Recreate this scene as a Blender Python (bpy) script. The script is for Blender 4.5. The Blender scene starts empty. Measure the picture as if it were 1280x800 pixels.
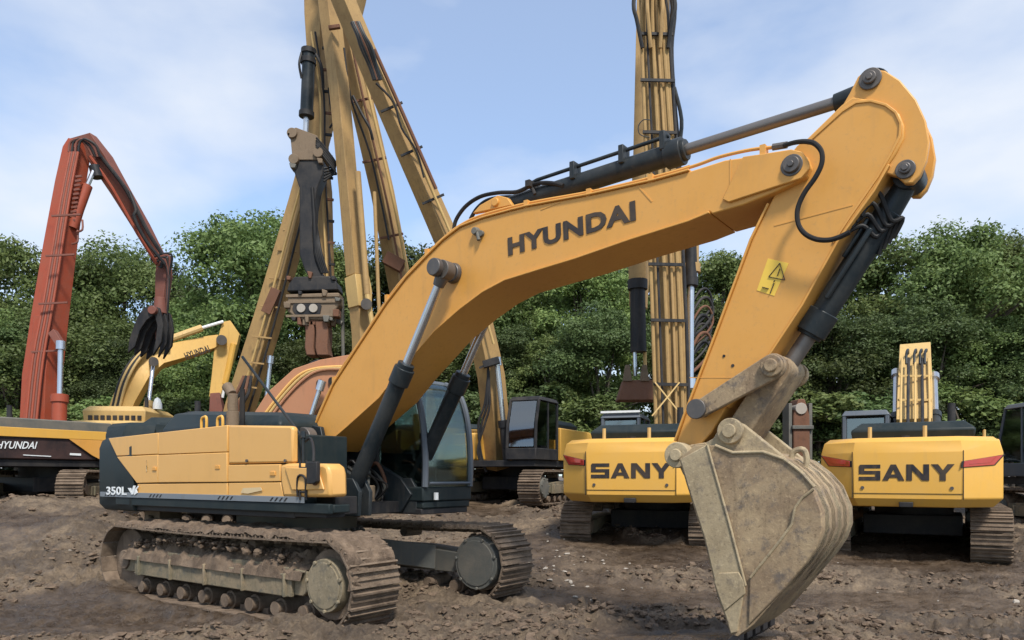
import bpy, math, random
import numpy as np
from mathutils import Vector as V, Matrix
C = bpy.context.scene
COL = C.collection
R = math.radians

# ------------------------------------------------------------------ camera, sky, sun
F, HOR, EYE = 942.0, 595.0, 1.75
cam_d = bpy.data.cameras.new('camera'); cam = bpy.data.objects.new('camera', cam_d); COL.objects.link(cam)
cam_d.sensor_width = 36; cam_d.lens = F / 1280 * 36; cam_d.shift_y = (HOR - 400) / 1280
cam_d.clip_start = .1; cam_d.clip_end = 3000
cam.location = (0, 0, EYE); cam.rotation_euler = (R(90), 0, 0)
C.camera = cam
C.view_settings.view_transform = 'Standard'; C.view_settings.look = 'None'
C.view_settings.exposure = 0.22; C.view_settings.gamma = 1
SUN_EL, SUN_AZ = R(52), R(160)      # azimuth measured clockwise from +Y (behind the camera, to the right)
sd = V((math.sin(SUN_AZ) * math.cos(SUN_EL), math.cos(SUN_AZ) * math.cos(SUN_EL), math.sin(SUN_EL)))
sun_d = bpy.data.lights.new('sun', 'SUN'); sun_d.energy = 4.2; sun_d.angle = R(9); sun_d.color = (1, .955, .88)
sun = bpy.data.objects.new('sun', sun_d); COL.objects.link(sun); sun.location = sd * 60
sun.rotation_euler = (-sd).to_track_quat('-Z', 'Y').to_euler()
wd = bpy.data.worlds.new('World'); C.world = wd; wd.use_nodes = True
nt = wd.node_tree; N = nt.nodes; Lk = nt.links
for n in list(N): N.remove(n)
def nn(nodes, t, **k):
    n = nodes.new(t)
    for a, b in k.items(): setattr(n, a, b)
    return n
out = nn(N, 'ShaderNodeOutputWorld'); bg = nn(N, 'ShaderNodeBackground'); bg.inputs['Strength'].default_value = .15
sky = nn(N, 'ShaderNodeTexSky', sky_type='NISHITA', sun_disc=False)
sky.sun_elevation = SUN_EL; sky.sun_rotation = SUN_AZ; sky.air_density = 1.0; sky.dust_density = .5; sky.ozone_density = 1.6
tc = nn(N, 'ShaderNodeTexCoord'); mp = nn(N, 'ShaderNodeMapping'); mp.inputs['Scale'].default_value = (1.0, 1.0, 2.1); mp.inputs['Location'].default_value = (3.1, .2, 1.2)
nz = nn(N, 'ShaderNodeTexNoise'); nz.inputs['Scale'].default_value = 2.3; nz.inputs['Detail'].default_value = 9; nz.inputs['Roughness'].default_value = .50; nz.inputs['Distortion'].default_value = .1
rp = nn(N, 'ShaderNodeValToRGB'); rp.color_ramp.elements[0].position = .41; rp.color_ramp.elements[1].position = .66
rp.color_ramp.elements[0].color = (.30, .30, .30, 1); rp.color_ramp.elements[1].color = (.93, .93, .93, 1)
mx = nn(N, 'ShaderNodeMix', data_type='RGBA')
Lk.new(tc.outputs['Generated'], mp.inputs['Vector']); Lk.new(mp.outputs[0], nz.inputs['Vector']); Lk.new(nz.outputs['Fac'], rp.inputs['Fac'])
Lk.new(rp.outputs['Color'], mx.inputs['Factor']); tint = nn(N, 'ShaderNodeVectorMath', operation='MULTIPLY'); tint.inputs[1].default_value = (.90, 1.16, 1.34); Lk.new(sky.outputs[0], tint.inputs[0]); Lk.new(tint.outputs[0], mx.inputs['A']); mx.inputs['B'].default_value = (5.0, 5.3, 5.8, 1)
Lk.new(mx.outputs['Result'], bg.inputs['Color']); Lk.new(bg.outputs[0], out.inputs['Surface'])

# ------------------------------------------------------------------ materials
MATS = {}
def mat_base(name):
    m = bpy.data.materials.new(name); m.use_nodes = True
    t = m.node_tree; b = t.nodes['Principled BSDF']
    return m, t, b
def paint(name, col, rough=.45, dirt=.35, dcol=(.19, .14, .09), metal=0, scale=1.0, bump=.0, spots=.5, vary=.12, coat=0):
    """paint or metal with dusty patches, run-down streaks and fine grime"""
    m, t, b = mat_base(name); n = t.nodes; l = t.links; b.inputs['Specular IOR Level'].default_value = .22 if max(col) < .05 else .42
    tc = nn(n, 'ShaderNodeTexCoord'); oi = nn(n, 'ShaderNodeObjectInfo')
    ad = nn(n, 'ShaderNodeVectorMath', operation='ADD'); sc = nn(n, 'ShaderNodeVectorMath', operation='SCALE')
    l.new(oi.outputs['Random'], sc.inputs[0]); sc.inputs['Scale'].default_value = 13
    l.new(tc.outputs['Object'], ad.inputs[0]); l.new(sc.outputs[0], ad.inputs[1])
    n1 = nn(n, 'ShaderNodeTexNoise'); n1.inputs['Scale'].default_value = 1.7 * scale; n1.inputs['Detail'].default_value = 10; n1.inputs['Roughness'].default_value = .65
    mp = nn(n, 'ShaderNodeMapping'); mp.inputs['Scale'].default_value = (7 * scale, 7 * scale, .8 * scale)
    n2 = nn(n, 'ShaderNodeTexNoise'); n2.inputs['Scale'].default_value = 1.6; n2.inputs['Detail'].default_value = 6
    n3 = nn(n, 'ShaderNodeTexNoise'); n3.inputs['Scale'].default_value = 22 * scale; n3.inputs['Detail'].default_value = 5; n3.inputs['Roughness'].default_value = .7
    l.new(ad.outputs[0], n1.inputs['Vector']); l.new(ad.outputs[0], mp.inputs['Vector']); l.new(mp.outputs[0], n2.inputs['Vector']); l.new(ad.outputs[0], n3.inputs['Vector'])
    def ramp(src, a, c, hi):
        r = nn(n, 'ShaderNodeMapRange'); r.inputs['From Min'].default_value = a; r.inputs['From Max'].default_value = c; r.inputs['To Max'].default_value = hi
        l.new(src, r.inputs['Value']); return r.outputs[0]
    d1 = ramp(n1.outputs['Fac'], .42, .78, dirt); d2 = ramp(n2.outputs['Fac'], .5, .8, dirt * .8); d3 = ramp(n3.outputs['Fac'], .56, .72, dirt * spots)
    a1 = nn(n, 'ShaderNodeMath', operation='MAXIMUM'); l.new(d1, a1.inputs[0]); l.new(d2, a1.inputs[1])
    a2 = nn(n, 'ShaderNodeMath', operation='ADD', use_clamp=True); l.new(a1.outputs[0], a2.inputs[0]); l.new(d3, a2.inputs[1])
    hv = nn(n, 'ShaderNodeHueSaturation'); hv.inputs['Color'].default_value = (*col, 1)
    vr = nn(n, 'ShaderNodeMapRange'); vr.inputs['To Min'].default_value = 1 - vary; vr.inputs['To Max'].default_value = 1 + vary; vr.inputs['From Min'].default_value = .3; vr.inputs['From Max'].default_value = .7
    l.new(n1.outputs['Fac'], vr.inputs['Value']); l.new(vr.outputs[0], hv.inputs['Value'])
    mx = nn(n, 'ShaderNodeMix', data_type='RGBA'); l.new(a2.outputs[0], mx.inputs['Factor']); l.new(hv.outputs[0], mx.inputs['A']); mx.inputs['B'].default_value = (*dcol, 1)
    l.new(mx.outputs['Result'], b.inputs['Base Color'])
    rr = nn(n, 'ShaderNodeMapRange'); rr.inputs['To Min'].default_value = rough; rr.inputs['To Max'].default_value = min(1, rough + .45); l.new(a2.outputs[0], rr.inputs['Value']); l.new(rr.outputs[0], b.inputs['Roughness'])
    b.inputs['Metallic'].default_value = metal; b.inputs['Coat Weight'].default_value = coat
    if bump:
        bp = nn(n, 'ShaderNodeBump'); bp.inputs['Strength'].default_value = bump; bp.inputs['Distance'].default_value = .02
        sm = nn(n, 'ShaderNodeMath', operation='ADD'); l.new(n3.outputs['Fac'], sm.inputs[0]); l.new(n1.outputs['Fac'], sm.inputs[1])
        l.new(sm.outputs[0], bp.inputs['Height']); l.new(bp.outputs[0], b.inputs['Normal'])
    MATS[name] = m; return m
def glass(name, tint, refl=.12):
    m, t, b = mat_base(name); n = t.nodes; l = t.links
    n.remove(b); o = n['Material Output']
    tr = nn(n, 'ShaderNodeBsdfTransparent'); tr.inputs[0].default_value = (*tint, 1)
    gl = nn(n, 'ShaderNodeBsdfGlossy'); gl.inputs['Roughness'].default_value = .06; gl.inputs[0].default_value = (.9, .95, 1, 1)
    lw = nn(n, 'ShaderNodeLayerWeight'); lw.inputs['Blend'].default_value = .35
    ma = nn(n, 'ShaderNodeMath', operation='ADD'); ma.inputs[1].default_value = refl; ma.use_clamp = True
    mm = nn(n, 'ShaderNodeMath', operation='MULTIPLY'); mm.inputs[1].default_value = .36
    l.new(lw.outputs['Fresnel'], mm.inputs[0]); l.new(mm.outputs[0], ma.inputs[0])
    mx = nn(n, 'ShaderNodeMixShader'); l.new(ma.outputs[0], mx.inputs[0]); l.new(tr.outputs[0], mx.inputs[1]); l.new(gl.outputs[0], mx.inputs[2]); l.new(mx.outputs[0], o.inputs[0])
    MATS[name] = m; return m
MUD = (.20, .145, .10)
amber = paint('amber_paint', (.64, .305, .062), .42, .42, (.40, .225, .085), spots=.8, vary=.11)
amber_l = paint('amber_panel_paint', (.66, .355, .10), .38, .20, (.42, .28, .14), spots=.3, vary=.06)
slate = paint('slate_paint', (.012, .020, .022), .48, .22, (.10, .085, .065), spots=.4)
skirtp = paint('grey_strip_paint', (.17, .19, .21), .5, .45, (.15, .12, .09))
cylp = paint('cylinder_paint', (.013, .019, .023), .36, .28, (.13, .11, .09), spots=.6)
chrome = paint('chrome_rod', (.55, .56, .58), .22, .25, (.25, .22, .18), metal=.9, spots=.2)
dullrod = paint('dull_rod', (.17, .155, .145), .35, .4, (.13, .11, .09), metal=.5, spots=.2)
blackp = paint('black_steel', (.018, .018, .020), .5, .4, (.11, .09, .07))
hosem = paint('rubber_hose', (.012, .012, .013), .55, .25, (.1, .08, .06))
pinm = paint('pin_steel', (.10, .09, .085), .42, .5, (.20, .16, .12), metal=.4)
tan = paint('bucket_steel', (.29, .22, .125), .75, .85, (.10, .075, .055), scale=1.1, bump=.22, spots=.5, vary=.3)
tan_l = paint('bucket_dry_mud', (.36, .28, .17), .85, .45, (.20, .15, .105), scale=1.6, bump=.25, spots=.6, vary=.2)
def mottled(name, c_mud, c_mid, c_steel, bump=.4):
    """dried mud over worn steel: broad stains, streaks and a crust of spatter"""
    m, t, b = mat_base(name); n = t.nodes; l = t.links; tc = nn(n, 'ShaderNodeTexCoord')
    def noise(sc, d, r=.6, st=(1, 1, 1), dist=0):
        mp = nn(n, 'ShaderNodeMapping'); mp.inputs['Scale'].default_value = st; mp.inputs['Rotation'].default_value = (0, R(20), 0); l.new(tc.outputs['Object'], mp.inputs['Vector'])
        k = nn(n, 'ShaderNodeTexNoise'); k.inputs['Scale'].default_value = sc; k.inputs['Detail'].default_value = d; k.inputs['Roughness'].default_value = r; k.inputs['Distortion'].default_value = dist; l.new(mp.outputs[0], k.inputs['Vector']); return k.outputs['Fac']
    def mr(x, a, c, lo=0, hi=1):
        k = nn(n, 'ShaderNodeMapRange'); k.inputs['From Min'].default_value = a; k.inputs['From Max'].default_value = c; k.inputs['To Min'].default_value = lo; k.inputs['To Max'].default_value = hi; l.new(x, k.inputs['Value']); return k.outputs[0]
    def mix(f, a, c):
        k = nn(n, 'ShaderNodeMix', data_type='RGBA'); l.new(f, k.inputs['Factor'])
        for s_, v in (('A', a), ('B', c)):
            if isinstance(v, tuple): k.inputs[s_].default_value = (*v, 1)
            else: l.new(v, k.inputs[s_])
        return k.outputs['Result']
    big = noise(1.6, 10, .68, dist=.5); st = noise(5, 7, .65, (3.2, 1, .55)); fine = noise(24, 6, .72); mid = noise(7, 8, .7)
    c = mix(mr(big, .40, .62), c_mid, c_mud); c = mix(mr(mid, .52, .66, 0, .75), c, c_steel); c = mix(mr(st, .55, .72, 0, .55), c, tuple(v * .55 for v in c_mid)); c = mix(mr(fine, .56, .68, 0, .6), c, tuple(min(1, v * 1.35) for v in c_mud)); c = mix(mr(fine, .44, .34, 0, .6), c, tuple(v * .45 for v in c_mid))
    l.new(c, b.inputs['Base Color']); l.new(mr(mid, .35, .65, .95, .6), b.inputs['Roughness']); b.inputs['Specular IOR Level'].default_value = .3
    bp = nn(n, 'ShaderNodeBump'); bp.inputs['Strength'].default_value = bump; bp.inputs['Distance'].default_value = .015; ad = nn(n, 'ShaderNodeMath', operation='MULTIPLY_ADD'); l.new(fine, ad.inputs[0]); ad.inputs[1].default_value = .7; l.new(mid, ad.inputs[2]); l.new(ad.outputs[0], bp.inputs['Height']); l.new(bp.outputs[0], b.inputs['Normal'])
    MATS[name] = m; return m
tan = mottled('bucket_mud_on_steel', (.37, .27, .158), (.225, .155, .095), (.09, .078, .075))
tan_l = mottled('bucket_dry_mud_crust', (.40, .315, .195), (.30, .23, .14), (.17, .135, .10))
framem = mottled('track_frame_mud', (.25, .19, .12), (.15, .13, .085), (.085, .088, .075))
mudface = mottled('drive_cover_mud', (.27, .215, .14), (.19, .155, .10), (.11, .10, .08), .25)
trackm = paint('muddy_track_steel', (.13, .09, .06), .8, .7, (.27, .20, .14), scale=2.2, bump=.6, spots=.7, vary=.3)
greyf = paint('grey_final_drive', (.105, .105, .092), .6, .5, (.22, .17, .12), scale=1.4, bump=.2)
mudm = paint('mud_lumps', (.115, .078, .052),   .95, .8, (.25, .18, .122), scale=3, bump=.8, spots=.8, vary=.3)
yel = paint('yellow_paint', (.66, .355, .060), .4, .30, (.40, .27, .12), spots=.4, vary=.05)
yel_d = paint('faded_yellow_paint', (.39, .24, .088), .6, .85, (.15, .092, .048), scale=1.1, spots=.5, vary=.16)
yel_s = paint('sun_bleached_yellow_paint', (.62, .37, .095), .5, .5, (.26, .16, .07), spots=.6, vary=.12)
yel_p = paint('pale_yellow_paint', (.55, .36, .13), .55, .55, (.24, .16, .08), spots=.5)
redp = paint('red_orange_paint', (.31, .052, .019), .55, .65, (.13, .060, .04), scale=1.2, spots=.6, vary=.18)
darkred = paint('weathered_red_paint', (.19, .06, .038), .6, .6, (.06, .045, .04), scale=1.6, spots=.7, vary=.25)
yel_m = paint('grimy_yellow_paint', (.36, .22, .075), .6, .8, (.12, .075, .04), scale=1.3, spots=.6, vary=.2)
salm = paint('salmon_paint', (.42, .185, .092), .65, .6, (.26, .14, .08), scale=1.2, spots=.4)
rust = paint('rusty_steel', (.17, .075, .04), .85, .6, (.06, .045, .04), scale=2, bump=.4, spots=.6, vary=.3)
rusty_tan = paint('rusty_tan_steel', (.19, .135, .085), .8, .6, (.09, .06, .045), scale=2, bump=.4, vary=.25)
whitep = paint('white_paint', (.72, .72, .70), .5, .3, (.35, .3, .25))
decal_y = paint('sticker_yellow', (.75, .48, .06), .45, .15, (.5, .35, .12))
letterk = paint('letter_black', (.028, .026, .03), .5, .25, (.3, .18, .06), spots=.3)
letterw = paint('letter_white', (.72, .73, .72), .5, .2, (.35, .33, .3))
lampr = paint('lamp_red', (.42, .035, .022), .2, .15, (.3, .12, .06), coat=.6)
lampw = paint('lamp_clear', (.62, .5, .45), .2, .2)
vanc = paint('seat_fabric', (.02, .021, .024), .8, .2)
cabgrey = paint('cab_grey_paint', (.085, .10, .12), .4, .3, (.15, .13, .11))
glass_c = glass('clear_cab_glass', (.60, .68, .64), .01)
glass_d = glass('dark_cab_glass', (.30, .37, .38), .16)

# ------------------------------------------------------------------ mesh builder
SPLIT = {'pin', 'hanger_bracket', 'arm_pin', 'cylinder_pin', 'ear_pin', 'link_pin', 'cylinder_mount', 'boom_mount', 'cylinder_lug', 'bucket_ear', 'pin_plate', 'side_cutter', 'fork_plate', 'head_plate', 'tank_bolt', 'pipe_clamp', 'vent_slot', 'plug', 'turntable_bolt', 'pillar', 'side_window', 'door_window', 'weld_seam', 'weld_bead', 'side_panel', 'bucket_pin', 'panel_seam', 'mirror_arm', 'cab_panel', 'console', 'control_valve'}
class MB:
    def __init__(s): s.v = []; s.f = []
    def add(s, vs, fs):
        o = len(s.v); s.v += [V(p) for p in vs]; s.f += [tuple(i + o for i in f) for f in fs]; return s
    def hexa(s, p):
        return s.add(p, [(0, 3, 2, 1), (4, 5, 6, 7), (0, 1, 5, 4), (1, 2, 6, 5), (2, 3, 7, 6), (3, 0, 4, 7)])
    def box(s, x0, x1, y0, y1, z0, z1):
        return s.hexa([(x0, y0, z0), (x1, y0, z0), (x1, y1, z0), (x0, y1, z0), (x0, y0, z1), (x1, y0, z1), (x1, y1, z1), (x0, y1, z1)])
    def loft(s, rings, cap=True):
        n = len(rings[0]); vs = [p for r in rings for p in r]; fs = []
        for k in range(len(rings) - 1):
            for i in range(n):
                j = (i + 1) % n; fs.append((k * n + i, k * n + j, (k + 1) * n + j, (k + 1) * n + i))
        if cap: fs += [tuple(range(n))[::-1], tuple(range((len(rings) - 1) * n, len(rings) * n))]
        return s.add(vs, fs)
    def prism(s, poly, y0, y1):                       # outline in x,z extruded along y
        a = sum(poly[i][0] * poly[(i + 1) % len(poly)][1] - poly[(i + 1) % len(poly)][0] * poly[i][1] for i in range(len(poly)))
        if a < 0: poly = poly[::-1]
        return s.loft([[(x, y1, z) for x, z in poly], [(x, y0, z) for x, z in poly]])
    def planz(s, poly, z0, z1):                       # outline in x,y extruded along z
        a = sum(poly[i][0] * poly[(i + 1) % len(poly)][1] - poly[(i + 1) % len(poly)][0] * poly[i][1] for i in range(len(poly)))
        if a < 0: poly = poly[::-1]
        return s.loft([[(x, y, z0) for x, y in poly], [(x, y, z1) for x, y in poly]])
    def beam(s, p0, p1, up, w0, h0, w1=None, h1=None):
        p0, p1 = V(p0), V(p1); d = (p1 - p0).normalized(); sd = d.cross(V(up)).normalized(); u = sd.cross(d)
        w1 = w0 if w1 is None else w1; h1 = h0 if h1 is None else h1
        r = []
        for p, w, h in ((p0, w0, h0), (p1, w1, h1)):
            r.append([p - sd * w / 2 - u * h / 2, p + sd * w / 2 - u * h / 2, p + sd * w / 2 + u * h / 2, p - sd * w / 2 + u * h / 2])
        return s.loft(r)
    def cyl(s, p0, p1, r0, r1=None, n=16):
        return s.tube([p0, p1], [r0, r0 if r1 is None else r1], n)
    def tube(s, pts, r, n=8, closed=False):
        pts = [V(p) for p in pts]
        if not isinstance(r, (list, tuple)): r = [r] * len(pts)
        d = (pts[1] - pts[0]).normalized(); a = V((0, 0, 1)) if abs(d.z) < .9 else V((1, 0, 0))
        u = d.cross(a).normalized(); rings = []
        for i, p in enumerate(pts):
            d = ((pts[min(i + 1, len(pts) - 1)] - pts[i]).normalized() + (pts[i] - pts[max(i - 1, 0)]).normalized())
            if d.length < 1e-6: d = V((0, 0, 1))
            d.normalize(); u = (u - d * u.dot(d)).normalized(); w = d.cross(u)
            rings.append([p + (u * math.cos(t) + w * math.sin(t)) * r[i] for t in [2 * math.pi * k / n for k in range(n)]])
        return s.loft(rings)
    def ribbon(s, line, y0, y1, off):                 # polyline in x,z given a thickness to its left, extruded along y
        n = len(line); q = []
        for i, (x, z) in enumerate(line):
            a = line[max(i - 1, 0)]; b = line[min(i + 1, n - 1)]
            dx, dz = b[0] - a[0], b[1] - a[1]; L = math.hypot(dx, dz) or 1
            q.append((x - dz / L * off, z + dx / L * off))
        return s.loft([[_xy(line[i], y0), _xy(line[i], y1), _xy(q[i], y1), _xy(q[i], y0)] for i in range(n)])
    def pieces(s):
        pa = list(range(len(s.v)))
        def fd(a):
            while pa[a] != a: pa[a] = pa[pa[a]]; a = pa[a]
            return a
        for f in s.f:
            for i in f[1:]: pa[fd(i)] = fd(f[0])
        g = {}
        for i in range(len(s.v)): g.setdefault(fd(i), []).append(i)
        bb = [[[min(s.v[i][k] for i in q) for k in range(3)], [max(s.v[i][k] for i in q) for k in range(3)], set(q)] for q in g.values()]
        done = False
        while not done:
            done = True
            for a in range(len(bb)):
                for b in range(a + 1, len(bb)):
                    if all(bb[a][0][k] <= bb[b][1][k] + .003 and bb[b][0][k] <= bb[a][1][k] + .003 for k in range(3)):
                        bb[a] = [[min(x, y) for x, y in zip(bb[a][0], bb[b][0])], [max(x, y) for x, y in zip(bb[a][1], bb[b][1])], bb[a][2] | bb[b][2]]; del bb[b]; done = False; break
                if not done: break
        o = []
        for _, _, q in bb:
            m = MB(); ix = {i: k for k, i in enumerate(sorted(q))}; m.v = [s.v[i] for i in sorted(q)]; m.f = [tuple(ix[i] for i in f) for f in s.f if f[0] in q]; o.append(m)
        return o
    def mesh(s, name, mat, smooth=32):
        me = bpy.data.meshes.new(name); me.from_pydata([tuple(p) for p in s.v], [], s.f); me.validate()
        import bmesh
        bm = bmesh.new(); bm.from_mesh(me); bmesh.ops.recalc_face_normals(bm, faces=bm.faces); bm.to_mesh(me); bm.free()
        if mat: me.materials.append(mat)
        me.polygons.foreach_set('use_smooth', [True] * len(me.polygons)); me.set_sharp_from_angle(angle=R(smooth))
        return me
    def build(s, name, mat, parent=None, bevel=0, inv=None, smooth=32, label=None):
        if inv is not None: s.v = [inv @ p for p in s.v]
        if name in SPLIT:
            ps = s.pieces()
            if len(ps) > 1: return [p.build(name, mat, parent, bevel, None, smooth, label) for p in ps][0]
        o = bpy.data.objects.new(name, s.mesh(name, mat, smooth)); COL.objects.link(o)
        if parent: o.parent = parent
        if bevel:
            b = o.modifiers.new('bevel', 'BEVEL'); b.width = bevel; b.segments = 2; b.limit_method = 'ANGLE'; b.angle_limit = R(40)
        if label: o['label'] = label
        return o
def _xy(p, y): return (p[0], y, p[1])
def tag(o, label, cat, group=None, kind=None):
    if label: o['label'] = label
    if cat: o['category'] = cat
    if group: o['group'] = group
    if kind: o['kind'] = kind
    return o
def inst(name, me, parent, mtx):
    o = bpy.data.objects.new(name, me); COL.objects.link(o); o.parent = parent; o.matrix_local = mtx; return o
def smooth_line(pts, n=6):
    pts = [V(p) for p in pts]; o = []
    for i in range(len(pts) - 1):
        a, b, c, d = pts[max(i - 1, 0)], pts[i], pts[i + 1], pts[min(i + 2, len(pts) - 1)]
        for k in range(n):
            t = k / n; o.append(.5 * ((2 * b) + (c - a) * t + (2 * a - 5 * b + 4 * c - d) * t * t + (3 * b - a - 3 * c + d) * t ** 3))
    return o + [pts[-1]]
def at(px, py, D): return V(((px - 640) / F * D, D, EYE + (HOR - py) / F * D))   # a point of the place seen at px,py of the photo, D metres off
_txt = {}
def lettering(body, bold=.02, xs=1.0):
    k = (body, bold)
    if k not in _txt:
        cu = bpy.data.curves.new('letters', 'FONT'); cu.body = body; cu.size = 1; cu.offset = bold; cu.resolution_u = 3; cu.extrude = .004; cu.space_character = 1.0 + bold * 2
        o = bpy.data.objects.new('letters', cu); COL.objects.link(o)
        dg = bpy.context.evaluated_depsgraph_get(); me = o.evaluated_get(dg).to_mesh()
        vs = np.array([tuple(v.co) for v in me.vertices]); fs = [tuple(p.vertices) for p in me.polygons]
        o.evaluated_get(dg).to_mesh_clear(); bpy.data.objects.remove(o); bpy.data.curves.remove(cu)
        _txt[k] = (vs, fs)
    return _txt[k]
def block_letters(name, mat, parent, y0, y1, x, z0, h):
    """wide heavy SANY letters on a plane x = const facing -x, from y0 (left) to y1 (right)"""
    L = {'S': [[(0, 0), (1, 0), (1, .24), (0, .24)], [(.76, .2399), (1, .2399), (1, .5), (.76, .5)], [(0, .40), (1, .40), (1, .61), (0, .61)], [(0, .6099), (.26, .6099), (.26, .9), (0, .9)], [(0, .77), (1, .77), (1, 1), (.06, 1), (0, .9)]],
         'A': [[(0, 0), (.27, 0), (.62, 1), (.38, 1)], [(1, 0), (.73, 0), (.40, 1), (.62, 1)], [(.24, .18), (.76, .18), (.70, .38), (.31, .38)]],
         'N': [[(0, 0), (.25, 0), (.25, 1), (0, 1)], [(.75, 0), (1, 0), (1, 1), (.75, 1)], [(0, 1), (.30, 1), (1, 0), (.70, 0)]],
         'Y': [[(.37, 0), (.63, 0), (.63, .48), (.37, .48)], [(0, 1), (.30, 1), (.63, .40), (.37, .40)], [(1, 1), (.70, 1), (.37, .40), (.63, .40)]]}
    tot = y1 - y0; m = MB(); k = 0
    for i, ch in enumerate('SANY'):
        w = .235; g = (1 - 4 * w) / 3
        for q in L[ch]:
            k += 1; pts = [(y0 + tot * (i * (w + g) + w * a), z0 + h * b) for a, b in q]; d = .0003 * k
            m.loft([[(x + .003, y, z) for y, z in pts], [(x - .003 - d, y, z) for y, z in pts]])
    return m.build(name, mat, parent, smooth=5)
def put_text(body, name, mat, parent, p0, p1, height, up, bold=.02, inv=None, thick=.006, slant=0):
    """letters from lower left p0 to lower right p1"""
    vs, fs = lettering(body, bold); lo, hi = vs.min(0), vs.max(0)
    p0, p1 = V(p0), V(p1); u = p1 - p0; ud = u.normalized(); up = V(up); up = (up - ud * up.dot(ud)).normalized(); nrm = ud.cross(up)
    m = MB(); pts = []
    for x, y, z in vs:
        fy = (y - lo[1]) / (hi[1] - lo[1])
        pts.append(p0 + u * ((x - lo[0]) / (hi[0] - lo[0])) + ud * slant * fy * height + up * fy * height + nrm * (thick * .5 if z > 0 else -.004))
    m.add(pts, fs)
    return m.build(name, mat, parent, inv=inv, smooth=5)

# ------------------------------------------------------------------ ground
rng = np.random.RandomState(4)
TAB = rng.rand(256, 256)
def vnoise(x, y, s=0):
    x = np.asarray(x, float) + s * 17.3; y = np.asarray(y, float) + s * 9.1
    xi = np.floor(x).astype(int); yi = np.floor(y).astype(int); fx = x - xi; fy = y - yi
    fx = fx * fx * (3 - 2 * fx); fy = fy * fy * (3 - 2 * fy)
    g = lambda i, j: TAB[i & 255, j & 255]
    return (g(xi, yi) * (1 - fx) + g(xi + 1, yi) * fx) * (1 - fy) + (g(xi, yi + 1) * (1 - fx) + g(xi + 1, yi + 1) * fx) * fy
def sstep(a, b, x):
    t = np.clip((np.asarray(x, float) - a) / (b - a), 0, 1); return t * t * (3 - 2 * t)
def gbase(x, y):
    z = np.interp(y, [0, 10.3, 14, 18, 22, 27, 34, 600], [0, .03, .30, .66, .95, 1.22, 1.4, 1.6])
    z = z + .38 * sstep(6, 9.5, -np.asarray(x, float)) * sstep(12.5, 15.5, y) * (1 - sstep(22, 30, y))
    z = z + .27 * np.exp(-((np.asarray(x, float) - 2.0) ** 2 / 3.2 + (np.asarray(y, float) - 6.6) ** 2 / 1.6))
    return z
def wetness(x, y):
    return sstep(.56, .72, vnoise(x * .42 + .3 * vnoise(x * 2, y * 2, 23), y * .75, 21))
def prints(x, y):
    z = 0
    for x0, y0, x1, y1 in ((-9, 7.6, 9, 6.2), (-9, 10.2, 9, 8.6), (-2, 9.5, 12, 12.5), (-1, 12.3, 12, 14.5), (-14, 14.2, -3, 13.2), (-14, 16.4, -2, 15.0)):
        L = math.hypot(x1 - x0, y1 - y0); ux, uy = (x1 - x0) / L, (y1 - y0) / L; s_ = (x - x0) * ux + (y - y0) * uy; d = -(x - x0) * uy + (y - y0) * ux + .25 * np.sin(s_ * .6)
        on = (1 - sstep(.26, .40, np.abs(d))) * sstep(.38, .6, vnoise(s_ * .35, x0 + d * .2, 27)); berm = np.exp(-((np.abs(d) - .45) / .12) ** 2)
        z = z + on * (-.05 + .035 * np.sign(np.sin(s_ * 33)) * .7) + .045 * berm * (.3 + .7 * vnoise(x * 4, y * 4, 28)) * sstep(.38, .6, vnoise(s_ * .35, x0 + d * .2, 27))
    return z
def heaped(x, y):
    c_, s_ = math.cos(R(-36)), math.sin(R(-36)); X_ = (x + 3.18) * c_ + (y - 11.2) * s_; Y_ = -(x + 3.18) * s_ + (y - 11.2) * c_
    z = 0
    for yc in (-1.34, 1.34):
        d = np.abs(Y_ - yc); al = sstep(-2.9, -2.2, X_) * (1 - sstep(2.9, 3.6, X_)); z = z + .11 * np.exp(-((d - .50) / .17) ** 2) * al * (.25 + 1.1 * vnoise(x * 2.6, y * 2.6, 61)) + .09 * np.exp(-((X_ - 3.3) / .25) ** 2 - (d / .5) ** 2) * vnoise(x * 4, y * 4, 62) * 1.6
    return z
def ground(x, y):
    x = np.asarray(x, float); y = np.asarray(y, float)
    fade = 1 - .7 * sstep(25, 60, y)
    n = (vnoise(x * .55, y * .55, 1) - .5) * .20 + (vnoise(x * 1.5, y * 1.5, 2) - .5) * .13
    c = 1 - np.abs(2 * vnoise(x * 3.7 + vnoise(x * 2, y * 2, 8), y * 5.5, 3) - 1)
    n = n + (c - .5) * .13 * (.25 + vnoise(x * .7, y * .7, 9))
    d = 1 - np.abs(2 * vnoise(x * 8 + vnoise(x * 5, y * 5, 13), y * 10, 4) - 1)
    n = n + (d - .5) * .095 + (vnoise(x * 21, y * 24, 5) - .5) * .05 + (vnoise(x * 43, y * 43, 14) - .5) * .014 * (1 - sstep(9, 14, y))
    rut = np.sin((y * 1.0 - x * .22 + .8 * vnoise(x * .3, y * .3, 6)) * 5.2); n = n + rut * .05 * sstep(.3, .55, vnoise(x * .35, y * .45, 7))
    w_ = wetness(x, y)
    return gbase(x, y) + n * fade * (1 - .72 * w_) - .03 * w_ + prints(x, y) * (1 - .5 * w_) * fade + heaped(x, y) - .02
tt = np.concatenate([np.linspace(-3.2, -.95, 40)[:-1], np.linspace(-.95, .95, 470), np.linspace(.95, 3.2, 40)[1:]])
yy = [1.5]
while yy[-1] < 34: yy.append(yy[-1] * 1.0068)
while yy[-1] < 900: yy.append(yy[-1] * 1.12)
yy = np.array(yy); GX = yy[:, None] * tt[None, :]; GY = np.repeat(yy[:, None], len(tt), 1); GZ = ground(GX, GY)
nr, nc = GX.shape
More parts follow.
